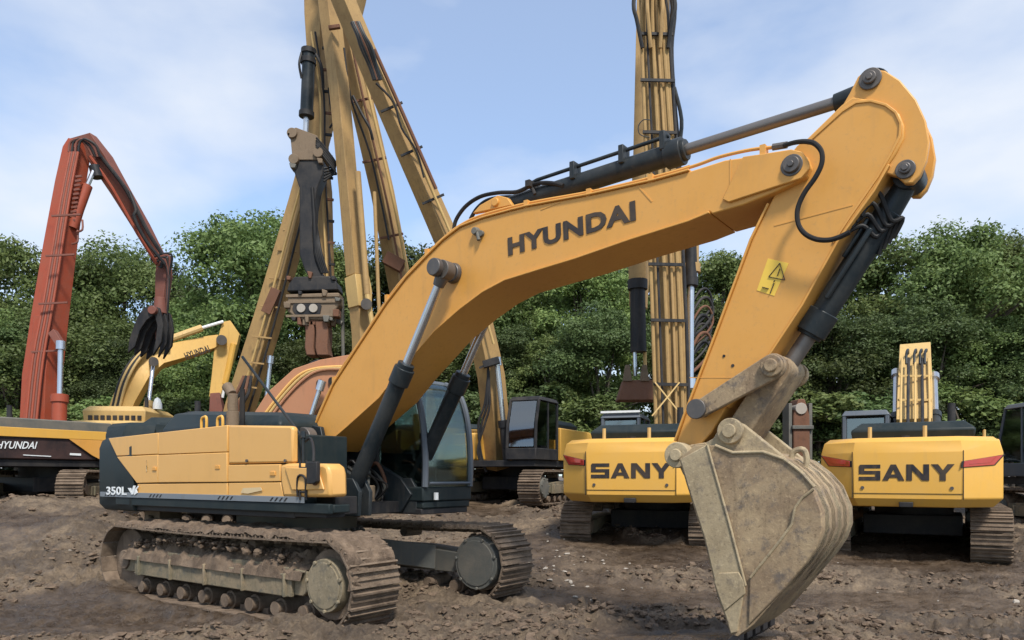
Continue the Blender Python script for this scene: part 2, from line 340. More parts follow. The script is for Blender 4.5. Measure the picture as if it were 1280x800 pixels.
me = bpy.data.meshes.new('ground'); co = np.stack([GX, GY, GZ], -1).reshape(-1, 3)
ii = np.arange(nr * nc).reshape(nr, nc); q = np.stack([ii[:-1, :-1], ii[:-1, 1:], ii[1:, 1:], ii[1:, :-1]], -1).reshape(-1, 4)
me.vertices.add(len(co)); me.vertices.foreach_set('co', co.ravel()); me.loops.add(q.size); me.loops.foreach_set('vertex_index', q.ravel())
me.polygons.add(len(q)); me.polygons.foreach_set('loop_start', np.arange(0, q.size, 4)); me.polygons.foreach_set('loop_total', np.full(len(q), 4)); me.update(); me.validate()
me.polygons.foreach_set('use_smooth', [True] * len(me.polygons))
def mud_material():
    m, t, b = mat_base('mud_ground'); n = t.nodes; l = t.links
    tc = nn(n, 'ShaderNodeTexCoord')
    def noise(s, d, r=.6):
        k = nn(n, 'ShaderNodeTexNoise'); k.inputs['Scale'].default_value = s; k.inputs['Detail'].default_value = d; k.inputs['Roughness'].default_value = r; l.new(tc.outputs['Object'], k.inputs['Vector']); return k.outputs['Fac']
    a, c, f = noise(.45, 6), noise(3.2, 9, .7), noise(26, 6, .7)
    cr = nn(n, 'ShaderNodeValToRGB'); e = cr.color_ramp.elements
    e[0].position = .36; e[0].color = (.030, .019, .012, 1); e[1].position = .66; e[1].color = (.28, .205, .132, 1)
    k = e.new(.5); k.color = (.098, .068, .042, 1)
    s1 = nn(n, 'ShaderNodeMath', operation='MULTIPLY_ADD'); l.new(a, s1.inputs[0]); s1.inputs[1].default_value = .35
    s2 = nn(n, 'ShaderNodeMath', operation='MULTIPLY_ADD'); l.new(c, s2.inputs[0]); s2.inputs[1].default_value = .42
    s3 = nn(n, 'ShaderNodeMath', operation='MULTIPLY'); l.new(f, s3.inputs[0]); s3.inputs[1].default_value = .26
    l.new(s3.outputs[0], s2.inputs[2]); l.new(s2.outputs[0], s1.inputs[2]); l.new(s1.outputs[0], cr.inputs['Fac'])
    wa = nn(n, 'ShaderNodeAttribute', attribute_name='wet'); wm = nn(n, 'ShaderNodeMix', data_type='RGBA', blend_type='MULTIPLY'); l.new(wa.outputs['Fac'], wm.inputs['Factor']); l.new(cr.outputs['Color'], wm.inputs['A']); wm.inputs['B'].default_value = (.62, .58, .55, 1)
    l.new(wm.outputs['Result'], b.inputs['Base Color'])
    rr = nn(n, 'ShaderNodeMapRange'); rr.inputs['From Min'].default_value = .35; rr.inputs['From Max'].default_value = .65; rr.inputs['To Min'].default_value = .55; rr.inputs['To Max'].default_value = .98; l.new(c, rr.inputs['Value']); wr = nn(n, 'ShaderNodeMath', operation='MULTIPLY_ADD', use_clamp=True); l.new(wa.outputs['Fac'], wr.inputs[0]); wr.inputs[1].default_value = -.38; l.new(rr.outputs[0], wr.inputs[2]); l.new(wr.outputs[0], b.inputs['Roughness'])
    bp = nn(n, 'ShaderNodeBump'); bp.inputs['Strength'].default_value = 1.0; bp.inputs['Distance'].default_value = .06
    ad = nn(n, 'ShaderNodeMath', operation='MULTIPLY_ADD'); l.new(f, ad.inputs[0]); ad.inputs[1].default_value = .6; l.new(c, ad.inputs[2]); l.new(ad.outputs[0], bp.inputs['Height']); l.new(bp.outputs[0], b.inputs['Normal'])
    return m
at_ = me.attributes.new('wet', 'FLOAT', 'POINT'); at_.data.foreach_set('value', wetness(GX, GY).astype(np.float32).ravel())
mudg = mud_material(); me.materials.append(mudg)
go = bpy.data.objects.new('ground', me); COL.objects.link(go); go['kind'] = 'structure'
# ---- loose clods and stones, far too many to count
ICO_V = []; ph = (1 + 5 ** .5) / 2
for a in (-1, 1):
    for b in (-ph, ph): ICO_V += [(a, b, 0), (0, a, b), (b, 0, a)]
ICO_V = np.array(ICO_V); ICO_V = ICO_V / np.linalg.norm(ICO_V[0])
def hull(v):
    f = []
    for i in range(12):
        for j in range(i + 1, 12):
            for k in range(j + 1, 12):
                if max(np.linalg.norm(v[i] - v[j]), np.linalg.norm(v[j] - v[k]), np.linalg.norm(v[i] - v[k])) < 1.2:
                    f.append((i, j, k) if np.dot(np.cross(v[j] - v[i], v[k] - v[i]), v[i]) > 0 else (i, k, j))
    return np.array(f)
ICO_F = hull(ICO_V)
def clods(name, pos, size, mat, flat=.65, parent=None, seed=1):
    r = np.random.RandomState(seed); n = len(pos)
    v = ICO_V[None] * (1 + (r.rand(n, 12, 1) - .5) * .75); v = v * size[:, None, None] * np.stack([.7 + .8 * r.rand(n), .7 + .8 * r.rand(n), flat * (.6 + .8 * r.rand(n))], -1)[:, None, :]
    th = r.rand(n) * 6.28; cs, sn = np.cos(th)[:, None], np.sin(th)[:, None]
    w = np.stack([v[..., 0] * cs - v[..., 1] * sn, v[..., 0] * sn + v[..., 1] * cs, v[..., 2]], -1) + pos[:, None, :]
    fs = (ICO_F[None] + (np.arange(n) * 12)[:, None, None]).reshape(-1, 3)
    me = bpy.data.meshes.new(name); me.from_pydata(w.reshape(-1, 3).tolist(), [], fs.tolist()); me.materials.append(mat)
    o = bpy.data.objects.new(name, me); COL.objects.link(o); o['kind'] = 'stuff'
    if parent: o.parent = parent
    return o
n = 34000; y = 4.2 * (26 / 4.2) ** rng.rand(n); x = (rng.rand(n) * 2 - 1) * y * .85
keep = (vnoise(x * .9, y * .9, 12) > .3) & (wetness(x, y) < .5); x, y = x[keep], y[keep]
sz = .009 + .05 * rng.rand(len(x)) ** 3.5 + .006 * np.minimum(y, 20) / 10
cl = clods('mud_clods', np.stack([x, y, ground(x, y) + sz * .2], -1), sz, mudm, .6, None, 3)
tag(cl, 'loose brown clods strewn over the churned mud', 'mud clods', None, 'stuff')
n = 110; y = 6 + 14 * rng.rand(n); x = (rng.rand(n) * 2 - 1) * y * .75; x[:60] = rng.normal(.7, .8, 60); y[:60] = rng.normal(12.4, 1.2, 60)
sz = .015 + .035 * rng.rand(n) ** 2
stonem = paint('pale_stone', (.36, .32, .27), .85, .5, (.2, .15, .11), scale=4)
st = clods('pale_stones', np.stack([x, y, ground(x, y) + sz * .3], -1), sz, stonem, .55, None, 5)
tag(st, 'pale stones and rubble bits scattered on the mud', 'stones', None, 'stuff')

# ------------------------------------------------------------------ tracks
def shoe_mesh(w, pitch, name='track_shoe'):
    m = MB(); m.box(-pitch * .47, pitch * .47, -w / 2, w / 2, -.012, .012)
    for k, h in ((-.34, .042), (.04, .022), (.40, .036)): m.box(k * pitch - .012, k * pitch + .012, -w / 2 + .006, w / 2 - .006, .0121, .012 + h)
    m.box(-pitch * .3, pitch * .3, -.10, .10, -.075, -.0121)
    return m.mesh(name, trackm)
def track_loop(xr, xf, zc, Rr, n, sag=.0):
    L = xf - xr; per = 2 * L + 2 * math.pi * Rr; o = []
    for i in range(n):
        s = per * i / n
        if s < L: x = xf - s; z = zc + Rr - sag * math.sin(math.pi * s / L); a = 0.0
        elif s < L + math.pi * Rr: t = (s - L) / Rr; x = xr - Rr * math.sin(t); z = zc + Rr * math.cos(t); a = -t
        elif s < 2 * L + math.pi * Rr: x = xr + (s - L - math.pi * Rr); z = zc - Rr; a = math.pi
        else: t = (s - 2 * L - math.pi * Rr) / Rr; x = xf + Rr * math.sin(t); z = zc - Rr * math.cos(t); a = math.pi - t
        o.append((x, z, a))
    return o, per / n
def ring(m, x, z, y0, y1, r, n=20, prof=None):
    m.cyl((x, y0, z), (x, y1, z), r, None, n)
def make_track(root, yc, side, xr, xf, zc, Rr, n, w, individual=True, framemat=None, coverface=True, sag=.0, wear=None):
    """side -1: outer face at -y. The track frame is the part; shoes, rollers, sprocket and idler are its sub-parts"""
    fm = framemat or framem; m = MB()
    h = Rr * .42
    y0, y1 = yc - .24, yc + .24
    m.prism([(xr - .05, zc - h * .75), (xf - .45, zc - h * .75), (xf - .38, zc - h * .5), (xf - .38, zc + h * .55), (xf - 1.2, zc + h * .8), (xr + .9, zc + h * .75), (xr - .05, zc + h * .45)], y0, y1)
    yo = y0 if side < 0 else y1; e = side
    m.box(xr + .35, xf - .6, min(yo, yo + e * .05), max(yo, yo + e * .05), zc - h * .85, zc + h * .35)
    for k in range(5):
        xx = xr + .5 + k * (xf - xr - 1.2) / 4
        m.box(xx - .02, xx + .02, min(yo, yo + e * .09), max(yo, yo + e * .09), zc - h * .87, zc + h * .39)
    tr = m.build('track', fm, root, .012)
    loop, pitch = track_loop(xr, xf, zc, Rr - .04, n, sag)
    sm = shoe_mesh(w, pitch)
    if individual:
        for x, z, a in loop:
            jit = Matrix.Rotation(random.uniform(-.03, .03), 4, 'Y')
            inst('track_shoe', sm, tr, Matrix.Translation((x, yc, z)) @ Matrix.Rotation(a, 4, 'Y') @ jit)
    else:
        m = MB()
        for x, z, a in loop:
            mt = Matrix.Translation((x, yc, z)) @ Matrix.Rotation(a, 4, 'Y')
            m.add([mt @ V(v.co) for v in sm.vertices], [tuple(p.vertices) for p in sm.polygons])
        o = m.build('track_shoes', trackm, tr); o['kind'] = 'stuff'
    m = MB(); m.cyl((xf, yc - .2, zc), (xf, yc + .2, zc), Rr - .13, None, 22)
    for k in range(11):
        t = k / 11 * 6.283; m.beam((xf + (Rr - .14) * math.cos(t), yc, zc + (Rr - .14) * math.sin(t)), (xf + (Rr - .05) * math.cos(t), yc, zc + (Rr - .05) * math.sin(t)), (0, 1, 0), .09, .1)
    m.build('sprocket', trackm, tr, .006)
    m = MB(); m.cyl((xr, yc - .16, zc), (xr, yc + .16, zc), Rr - .09, None, 26); m.cyl((xr, yc - .27, zc), (xr, yc + .27, zc), .14, None, 14)
    m.build('idler', trackm, tr, .01)
    for s_, fr in ((-1, 1), (1, 1)):
        m = MB(); yf = yc + s_ * .31; rr = Rr * .58 if s_ == side else Rr * .72
        m.cyl((xf, yc + s_ * .2, zc), (xf, yf, zc), rr, rr * .97, 28); m.cyl((xf, yf, zc), (xf, yf + s_ * .012, zc), rr * .86, rr * .84, 28)
        for k in range(7):
            t = k / 7 * 6.283 + .3; m.cyl((xf + rr * .92 * math.cos(t), yf - s_ * .01, zc + rr * .92 * math.sin(t)), (xf + rr * .92 * math.cos(t), yf + s_ * .025, zc + rr * .92 * math.sin(t)), .024, None, 8)
        m.build('drive_cover', mudface if (wear and s_ == side) else greyf, tr, .006)
    k = 8
    for i in range(k):
        x = xr + .45 + i * (xf - xr - .9) / (k - 1); m = MB(); m.cyl((x, yc - .25, zc - Rr + .17), (x, yc + .25, zc - Rr + .17), .085, None, 14); m.cyl((x, yc - .16, zc - Rr + .17), (x, yc + .16, zc - Rr + .17), .115, None, 14)
        m.build('roller', trackm, tr)
    for x in (xr + (xf - xr) * .33, xr + (xf - xr) * .66):
        m = MB(); m.cyl((x, yc - .17, zc + Rr - .16), (x, yc + .17, zc + Rr - .16), .075, None, 12); m.build('carrier_roller', trackm, tr)
    return tr

class Machine:
    def __init__(s, name, label, cat, loc, yaw, group=None):
        s.o = bpy.data.objects.new(name, None); COL.objects.link(s.o); s.o.empty_display_size = .3
        s.o.location = loc; s.o.rotation_euler = (0, 0, R(yaw)); tag(s.o, label, cat, group)
        s.m = Matrix.Translation(V(loc)) @ Matrix.Rotation(R(yaw), 4, 'Z'); s.inv = s.m.inverted()
        s.cx, s.cy = loc[0], loc[1]; s.yaw = R(yaw)
        s.h = V((math.cos(s.yaw), math.sin(s.yaw), 0)); s.left = V((-math.sin(s.yaw), math.cos(s.yaw), 0))
    def L(s, px, py, Y):                               # photo point on the machine's own plane y = Y, as machine x,z
        n = s.left; a = (px - 640) / F
        D = (Y + n.x * s.cx + n.y * s.cy) / (n.x * a + n.y)
        p = s.inv @ at(px, py, D); return (p.x, p.z)
    def P(s, px, py, Y): x, z = s.L(px, py, Y); return V((x, Y, z))
    def poly(s, pts, Y): return [s.L(px, py, Y) for px, py in pts]
    def w(s, px, py, D): return s.inv @ at(px, py, D)
GROUP = 'used excavators parked in the yard'

# ------------------------------------------------------------------ the excavator in front
random.seed(3)
X0 = Machine('excavator', 'large amber excavator in front, HYUNDAI lettered on its arched boom, bucket resting on the mud', 'excavator', (-3.18, 11.2, 0), -36, GROUP)
r0 = X0.o
YS = -1.45
near = make_track(r0, -1.34, -1, -1.93, 2.55, .53, .53, 54, .72, True, None, sag=.03, wear=True)
far = make_track(r0, 1.34, 1, -1.93, 2.55, .53, .53, 54, .72, True, greyf, sag=.03)
# mud packed on the near frame
gx, gy = np.meshgrid(np.linspace(-1.9, 2.15, 110), np.linspace(-1.66, -1.02, 22))
gt = (gy + 1.66) / .64; prof = .62 + .26 * np.minimum(1, gt * 2.2) * (.75 + .35 * np.sin((gx + 1.9) / 4.05 * 3.14))
gz_ = prof + (vnoise(gx * 6, gy * 9, 31) - .5) * .16 + (vnoise(gx * 15, gy * 19, 32) - .5) * .085 + (vnoise(gx * 34, gy * 38, 33) - .5) * .035
gz_ = np.minimum(gz_, .98); gz_[0] = .55
me = bpy.data.meshes.new('packed_mud'); ii = np.arange(gx.size).reshape(gx.shape)
me.from_pydata(np.stack([gx, gy - .03 * (vnoise(gx * 9, gz_ * 9, 34) - .5), gz_], -1).reshape(-1, 3).tolist(), [], np.stack([ii[:-1, :-1], ii[:-1, 1:], ii[1:, 1:], ii[1:, :-1]], -1).reshape(-1, 4).tolist()); me.materials.append(mudm)
mo = bpy.data.objects.new('packed_mud', me); COL.objects.link(mo); mo.parent = r0; mo['kind'] = 'stuff'
k = 420; rx = rng.rand(k)
mo3 = clods('packed_mud', np.stack([-1.85 + 3.9 * rx, -1.64 + .3 * rng.rand(k), .70 + .12 * np.sin(rx * 3.1) + .10 * rng.rand(k)], -1), .012 + .045 * rng.rand(k) ** 3, mudm, .8, r0, 9)
u_ = np.linspace(-2.0, 3.35, 150); w_ = np.linspace(-1.70, -.98, 26); gu, gw = np.meshgrid(u_, w_)
th_ = np.clip((gu - 2.5) / .53, 0, None); px2 = np.where(gu < 2.5, gu, 2.5 + .05 + .53 * np.sin(th_)); pz2 = np.where(gu < 2.5, 1.05, .53 + .53 * np.cos(th_))
hh = (.018 + .05 * vnoise(gu * 3, gw * 3, 41) + (vnoise(gu * 11, gw * 11, 42) - .5) * .05 + (vnoise(gu * 26, gw * 26, 43) - .5) * .03) - .045 * np.clip(th_ * 1.1, 0, 2) - .06 * (np.abs(gw + 1.34) > .34)
me = bpy.data.meshes.new('packed_mud'); ii = np.arange(gu.size).reshape(gu.shape); sn_, cs_ = np.where(gu < 2.5, 0, np.sin(th_)), np.where(gu < 2.5, 1, np.cos(th_))
me.from_pydata(np.stack([px2 + sn_ * hh, gw, pz2 + cs_ * hh], -1).reshape(-1, 3).tolist(), [], np.stack([ii[:-1, :-1], ii[:-1, 1:], ii[1:, 1:], ii[1:, :-1]], -1).reshape(-1, 4).tolist()); me.materials.append(mudm)
mo = bpy.data.objects.new('packed_mud', me); COL.objects.link(mo); mo.parent = r0; mo['kind'] = 'stuff'
k = 240; rx = rng.rand(k)
mo2 = clods('packed_mud', np.stack([-1.9 + 4.1 * rx, -1.69 + .7 * rng.rand(k), 1.045 + .0 * rx], -1), .02 + .035 * rng.rand(k) ** 2, mudm, .5, r0, 10)
# undercarriage centre
m = MB(); m.cyl((0, 0, .95), (0, 0, 1.2), .86, None, 40); m.cyl((0, 0, .86), (0, 0, .951), .98, None, 40)
m.build('turntable', greyf, r0, .01)
m = MB()
for k in range(36):
    t = k / 36 * 6.283; m.cyl((.92 * math.cos(t), .92 * math.sin(t), .95), (.92 * math.cos(t), .92 * math.sin(t), 1.0), .03, None, 6)
m.build('turntable_bolt', pinm, r0)
m = MB(); m.box(-.8, .8, -.7, .7, .5, .86)
for sx in (-1, 1):
    for sy in (-1, 1):
        m.hexa([(sx * .2, sy * .5, .52), (sx * .85, sy * .5, .52), (sx * 1.75, sy * 1.1, .38), (sx * 1.0, sy * 1.1, .38), (sx * .2, sy * .5, .86), (sx * .85, sy * .5, .86), (sx * 1.75, sy * 1.1, .74), (sx * 1.0, sy * 1.1, .74)])
m.build('centre_frame', greyf, r0, .01)
# deck, skirt
arc = [(3.40 * math.cos(t), 3.40 * math.sin(t)) for t in np.linspace(R(180 - 24.5), R(180 + 24.5), 13)]
m = MB(); m.box(-2.6, 1.72, -1.3999, .41, 1.24, 1.40); m.box(-2.6, .38, .4101, 1.40, 1.24, 1.40); m.box(1.7201, 2.2999, -1.3999, -1.12, 1.26, 1.40); m.box(.3801, 2.1, .4101, 1.40, 1.22, 1.3); m.cyl((0, 0, 1.2), (0, 0, 1.24), .8, None, 32); m.build('deck', blackp, r0, .01)
m = MB(); m.box(-2.45, 2.42, -1.47, -1.40, 1.31, 1.43); m.box(2.30, 2.42, -1.3999, -1.15, 1.32, 1.42); m.build('side_skirt', slate, r0, .015)
m = MB(); m.box(-2.9, 2.0, -1.485, -1.471, 1.43, 1.505); m.build('vent_strip', skirtp, r0, .004)
m = MB()
for xx in (-2.75, -1.45, .25, 1.35):
    for k in range(4): m.hexa([(xx + k * .09 + a * .05 + b, yy_, 1.445 + a * .045) for a in (0, 1) for b, yy_ in ((0, -1.488), (.03, -1.488), (.03, -1.484), (0, -1.484))])
m.build('vent_slot', blackp, r0)
# counterweight
def cw(z, sc_, x1=-1.95):
    pts = [(x * sc_, y * sc_) for x, y in arc]
    return [(p[0], p[1], z) for p in pts] + [(x1, -1.475 * sc_ if sc_ < 1 else -1.475, z), (x1, 1.475, z)]
m = MB(); m.loft([cw(1.22, .965), cw(1.32, 1.0), cw(2.18, 1.0), cw(2.30, .985), cw(2.36, .95)])
m.build('counterweight', slate, r0, .025)
xq, zq = X0.L(187, 652, -1.0); m = MB(); m.cyl((xq, -.98, zq), (xq, -1.04, zq), .105, None, 20); m.box(xq - .22, xq + .24, -.97, -.6, 1.0, 1.2395)
m.build('tow_lug', rusty_tan, r0, .01)
# right side yellow panels (each its own door)
def panel(name, pts, y0=-1.48, y1=-1.30, bev=.009, mat=amber_l):
    m = MB(); m.prism(X0.poly(pts, YS), y0, y1); return m.build(name, mat, r0, bev)
panel('side_door', [(137, 548), (199.3, 541), (199.3, 567.6), (147.5, 570)], -1.47)
panel('side_door', [(147.8, 571), (199.3, 568.4), (199.3, 603.2), (173, 604)], -1.475)
panel('side_door', [(200, 541), (286.1, 531.5), (286.1, 564.9), (200, 568.2)], -1.475)
panel('side_door', [(200, 568.9), (286.1, 565.6), (286.1, 602.7), (200, 603.2)], -1.48)
panel('lower_panel', [(173.5, 605), (285.5, 603.6), (285.5, 621.2), (173, 621.2)], -1.47)
panel('fuel_tank', [(286.9, 531.5), (365, 532.5), (367.5, 536), (367.5, 578.5), (286.9, 580)], -1.47, -1.38, .03)
panel('lower_panel', [(287.2, 581.2), (352, 580.3), (352, 601.8), (287.2, 602.5)], -1.475)
panel('lower_panel', [(287.2, 603.6), (352, 602.8), (356, 621.2), (287.2, 621.2)], -1.468)
tb = panel('tool_box', [(353, 581), (362, 579), (408, 579.5), (413, 583), (415, 593), (416, 621.5), (357, 621.5), (353.5, 603)], -1.49, -1.22, .04)
m = MB(); m.prism(X0.poly([(361, 584), (402, 585), (410, 612), (370, 613)], YS), -1.515, -1.488); m.build('tool_box_lid', amber_l, r0, .014)
m = MB(); cxz = X0.L(400, 602, YS); m.cyl((cxz[0], -1.515, cxz[1]), (cxz[0], -1.53, cxz[1]), .045, None, 16); m.build('lid_lock', rust, r0)
m = MB()
for px, py in ((311, 576), (359, 576)): x, z = X0.L(px, py, YS); m.cyl((x, -1.469, z), (x, -1.49, z), .02, None, 10)
m.build('tank_bolt', pinm, r0)
# engine house body, hood
m = MB(); m.box(-1.94, 1.70, -1.375, -.55, 1.40, 2.26); m.build('engine_house', slate, r0, .02)
m = MB(); m.loft([[(-2.0, -.95, 2.30), (.85, -.95, 2.30), (.85, .3, 2.30), (-2.0, .3, 2.30)], [(-2.03, -.98, 2.46), (.86, -.98, 2.46), (.86, .32, 2.46), (-2.03, .32, 2.46)], [(-1.9, -.85, 2.70), (.75, -.85, 2.56), (.75, .2, 2.56), (-1.9, .2, 2.70)], [(-1.75, -.6, 2.76), (.5, -.6, 2.63), (.5, .0, 2.63), (-1.75, .0, 2.76)]])
m.build('engine_hood', slate, r0, .04)
for px in (252, 272):
    p = X0.P(px, 541, -1.15); m = MB(); m.tube(smooth_line([p, p + V((0, 0, .18)), p + V((.06, 0, .22)), p + V((.12, 0, .2)), p + V((.12, 0, 0))], 4), .02); m.build('grab_handle', yel, r0)
p = X0.P(291, 532, -1.0); m = MB(); m.cyl(p - V((0, 0, .05)), p + V((0, 0, .20)), .095, .085, 18); m.cyl(p + V((0, 0, .2)), p + V((0, 0, .44)), .068, None, 16); m.cyl(p + V((-.02, 0, .44)), p + V((-.14, 0, .56)), .066, .075, 14); m.build('exhaust_pipe', rusty_tan, r0, .006)
m = MB(); m.cyl((1.45, -1.0, 1.4), (1.45, -1.0, 1.75), .12, None, 16); m.box(1.75, 2.1, -1.1, -.75, 1.28, 1.5); m.build('battery_box', blackp, r0, .01)
p = X0.P(303, 532, -1.0); m = MB(); m.tube([p, p + V((0, 0, .5))], .035); m.build('breather_pipe', hosem, r0)
put_text('350L', 'lettering', letterw, r0, X0.P(133, 618.5, -1.492), X0.P(158, 618.8, -1.492), .125, (0, 0, 1), .02)
for px, py in ((193, 586), (272, 584), (341, 592)):
    p = X0.P(px, py, -1.48); m = MB(); m.box(p.x - .05, p.x + .05, -1.49, -1.472, p.z - .025, p.z + .025); m.build('door_latch', amber, r0, .005)
m = MB(); m.tube(smooth_line([(-.9, -1.2, 2.30), (-.9, -1.2, 2.62), (-.8, -1.2, 2.68), (.3, -1.2, 2.66), (.4, -1.2, 2.6), (.4, -1.2, 2.30)], 3), .016) if 0 else None
m = MB()                                              # slashed VS mark beside the number
for pts in ([(160, 610), (164, 610), (165, 618)], [(164, 618), (167, 607), (170, 607), (167, 618)], [(169, 612), (173, 607), (173, 609), (171, 612), (172, 616), (168, 619), (168, 617)]):
    m.prism(X0.poly(pts, -1.49), -1.496, -1.488)
m.build('emblem', letterw, r0)
m = MB(); m.prism(X0.poly([(301, 616), (304, 610), (326, 609), (328, 613), (310, 617)], -1.48), -1.4835, -1.478); m.build('side_decal', paint('pale_decal', (.62, .46, .25), .5, .3), r0)
m = MB(); x, z = X0.L(186, 582, -1.48); m.prism([(x - .07 + .02 * (i % 2), z + .09 * j) for i, j in ((0, -1), (1, -.2), (2, -1), (7, -.9), (8, .2), (6, 1), (3, .6), (0, 1))], -1.4825, -1.478); m.build('side_decal', MATS['pale_decal'], r0)
# mirror, rails at the front right
m = MB(); m.tube([X0.P(379, 612, -1.38), X0.P(379, 548, -1.38), X0.P(303, 446, -1.38)], .018); m.tube([X0.P(379, 548, -1.38), X0.P(379, 540, -1.36)], .03)
m.build('mirror_bar', cylp, r0)
m = MB(); m.prism(X0.poly([(386, 577), (399, 577), (399, 602), (395, 605), (386, 605)], -1.56), -1.60, -1.54); m.build('mirror', blackp, r0, .012)
m = MB(); m.tube(smooth_line([X0.P(381, 552, -1.35), X0.P(388, 548, -1.35), X0.P(392, 560, -1.5), X0.P(392, 577, -1.57)], 4), .016); m.tube(smooth_line([X0.P(372, 620, -1.5), X0.P(372, 598, -1.52), X0.P(377, 594, -1.53), X0.P(382, 600, -1.52), X0.P(382, 620, -1.5)], 4), .014); m.build('mirror_arm', blackp, r0)
m = MB()
for px in (375, 383): m.tube([X0.P(px, 625, -1.5), X0.P(px, 575, -1.5)], .012)
for py in (615, 600, 585): m.tube([X0.P(375, py, -1.5), X0.P(383, py, -1.5)], .012)
m.build('access_ladder', blackp, r0)
# boom mount, valve, swing motor, hoses between tank and cab
m = MB()
for sy in (-1, 1): m.prism([(.35, 1.24), (1.75, 1.24), (1.95, 1.5), (1.75, 1.72), (1.15, 2.0), (1.02, 2.42), (.78, 2.46), (.55, 2.1)], sy * .40 - .035, sy * .40 + .035)
m.build('boom_mount', cylp, r0, .012)
m = MB(); m.cyl((.9, -.62, 2.25), (.9, .62, 2.25), .09, None, 18); m.cyl((.9, -.64, 2.25), (.9, -.50, 2.25), .16, None, 22); m.build('boom_foot_pin', pinm, r0, .01)
m = MB(); m.box(-.6, .35, -.4, .35, 1.4, 2.1); m.cyl((-.1, .1, 1.4), (-.1, .1, 2.2), .22); m.box(.1, .6, -.3, .3, 1.4, 1.7); m.build('control_valve', greyf, r0, .02)
random.seed(8)
for k in range(11):
    rr = random.uniform; y_ = rr(-.36, .36); x_ = rr(.95, 1.2); m = MB()
    m.tube(smooth_line([(x_ - .5, y_, rr(1.6, 1.9)), (x_ - .1, y_ + rr(-.1, .1), rr(1.75, 2.02)), (x_ + .3, y_ + rr(-.15, .15), rr(1.7, 1.95)), (x_ + rr(.35, .55), y_ + rr(-.2, .2), rr(1.45, 1.65)), (x_ + rr(.1, .5), y_ + rr(-.1, .1), 1.3)], 6), rr(.014, .026))
    m.build('hydraulic_hose', (hosem, greyf, hosem, rust)[k % 4], r0)
m = MB(); m.box(.62, .95, -.34, .30, 1.42, 1.72); m.box(1.1, 1.55, -.3, .05, 1.30, 1.46); m.cyl((1.35, .12, 1.3), (1.35, .12, 1.62), .11, None, 14); m.build('control_valve', rusty_tan, r0, .015)
for sy in (-1, 1):
    m = MB(); m.prism([(1.45, 1.24), (2.0, 1.24), (2.02, 1.55), (1.9, 1.72), (1.7, 1.72), (1.52, 1.5)], sy * .62 - .03, sy * .62 + .03); m.prism([(1.45, 1.24), (2.0, 1.24), (2.02, 1.55), (1.9, 1.72), (1.7, 1.72), (1.52, 1.5)], sy * .44 - .03, sy * .44 + .03)
    m.build('cylinder_mount', cylp, r0, .01)
# boom
BY = -.33
low = [(400, 562), (434, 533), (475, 496), (498, 466), (520, 441), (544, 413), (576, 385), (604, 364), (632, 349), (677, 335), (720, 322), (789, 298), (862, 275), (887, 264.5), (890, 267.5), (929, 256), (973, 238), (997, 226)]
tip = [(1008, 220), (1013, 208), (1009, 196), (997, 190)]
top = [(955, 193), (906, 200), (881, 208), (862, 214), (817, 226.5), (738, 244), (659, 258.5), (641, 263), (604, 273), (576, 284), (555, 300), (534, 321), (509, 347), (485, 378), (450, 431), (418, 480), (391, 540), (390, 551)]
bl, bt, bu = X0.poly(low, BY), X0.poly(tip, BY), X0.poly(top, BY)
m = MB(); m.prism(bl + bt + bu, -.33, .33); boom = m.build('boom', amber, r0, .012)
m = MB(); m.ribbon(bl[:14], -.36, .36, -.022); m.build('bottom_plate', amber, boom, .006)
m = MB(); m.ribbon(bu[3:], -.355, .355, -.02); m.build('top_plate', amber, boom, .006)
m = MB(); m.prism(X0.poly([(904, 250), (912, 254), (1003, 224), (1013, 212), (1012, 203), (1004, 191), (990, 188), (955, 193.5), (930, 197)], BY), -.362, -.331); m.prism(X0.poly([(904, 250), (912, 254), (1003, 224), (1013, 212), (1012, 203), (1004, 191), (990, 188), (955, 193.5), (930, 197)], BY), .331, .362)
m.build('fork_plate', amber, boom, .008)
px_, pz_ = X0.L(991, 208, BY)
m = MB(); m.cyl((px_, -.362, pz_), (px_, -.40, pz_), .078, .07, 20); m.cyl((px_, -.3621, pz_), (px_, -.37, pz_), .098, .095, 22); m.cyl((px_, -.40, pz_), (px_, -.42, pz_), .03, None, 6); m.cyl((px_, .33, pz_), (px_, .42, pz_), .075); m.build('arm_pin', pinm, boom, .006)
m = MB()                                              # weld seams
for a, b in (((797, 232), (815, 252)), ((700, 253), (676, 262)), ((913, 199), (913, 253))): m.beam(X0.P(*a, -.331), X0.P(*b, -.331), (0, 1, 0), .012, .008)
m.build('weld_seam', amber, boom)
x, z = X0.L(556, 338, -.5)
m = MB(); m.cyl((x, -.335, z), (x, -.40, z), .125, .112, 26); m.cyl((x, -.42, z), (x, -.70, z), .075, None, 22); m.cyl((x, -.64, z), (x, -.71, z), .108, .10, 24); m.cyl((x, .72, z), (x, .33, z), .1, None, 20); m.build('cylinder_pin', pinm, boom, .008)
m = MB(); xl, zl = X0.L(598, 291, -.34); m.tube([(xl, -.36, zl), (xl + .03, -.37, zl - .10)], .022); m.cyl((xl - .03, -.331, zl + .02), (xl - .03, -.39, zl + .02), .05, .04, 14); m.cyl((xl + .05, -.331, zl - .02), (xl + .05, -.37, zl - .02), .035); m.build('work_lamp', greyf, boom, .004)
put_text('HYUNDAI', 'lettering', letterk, boom, X0.P(635.5, 320, -.336), X0.P(795, 275.5, -.336), .205, X0.P(634, 291, -.336) - X0.P(637, 320, -.336), .042)
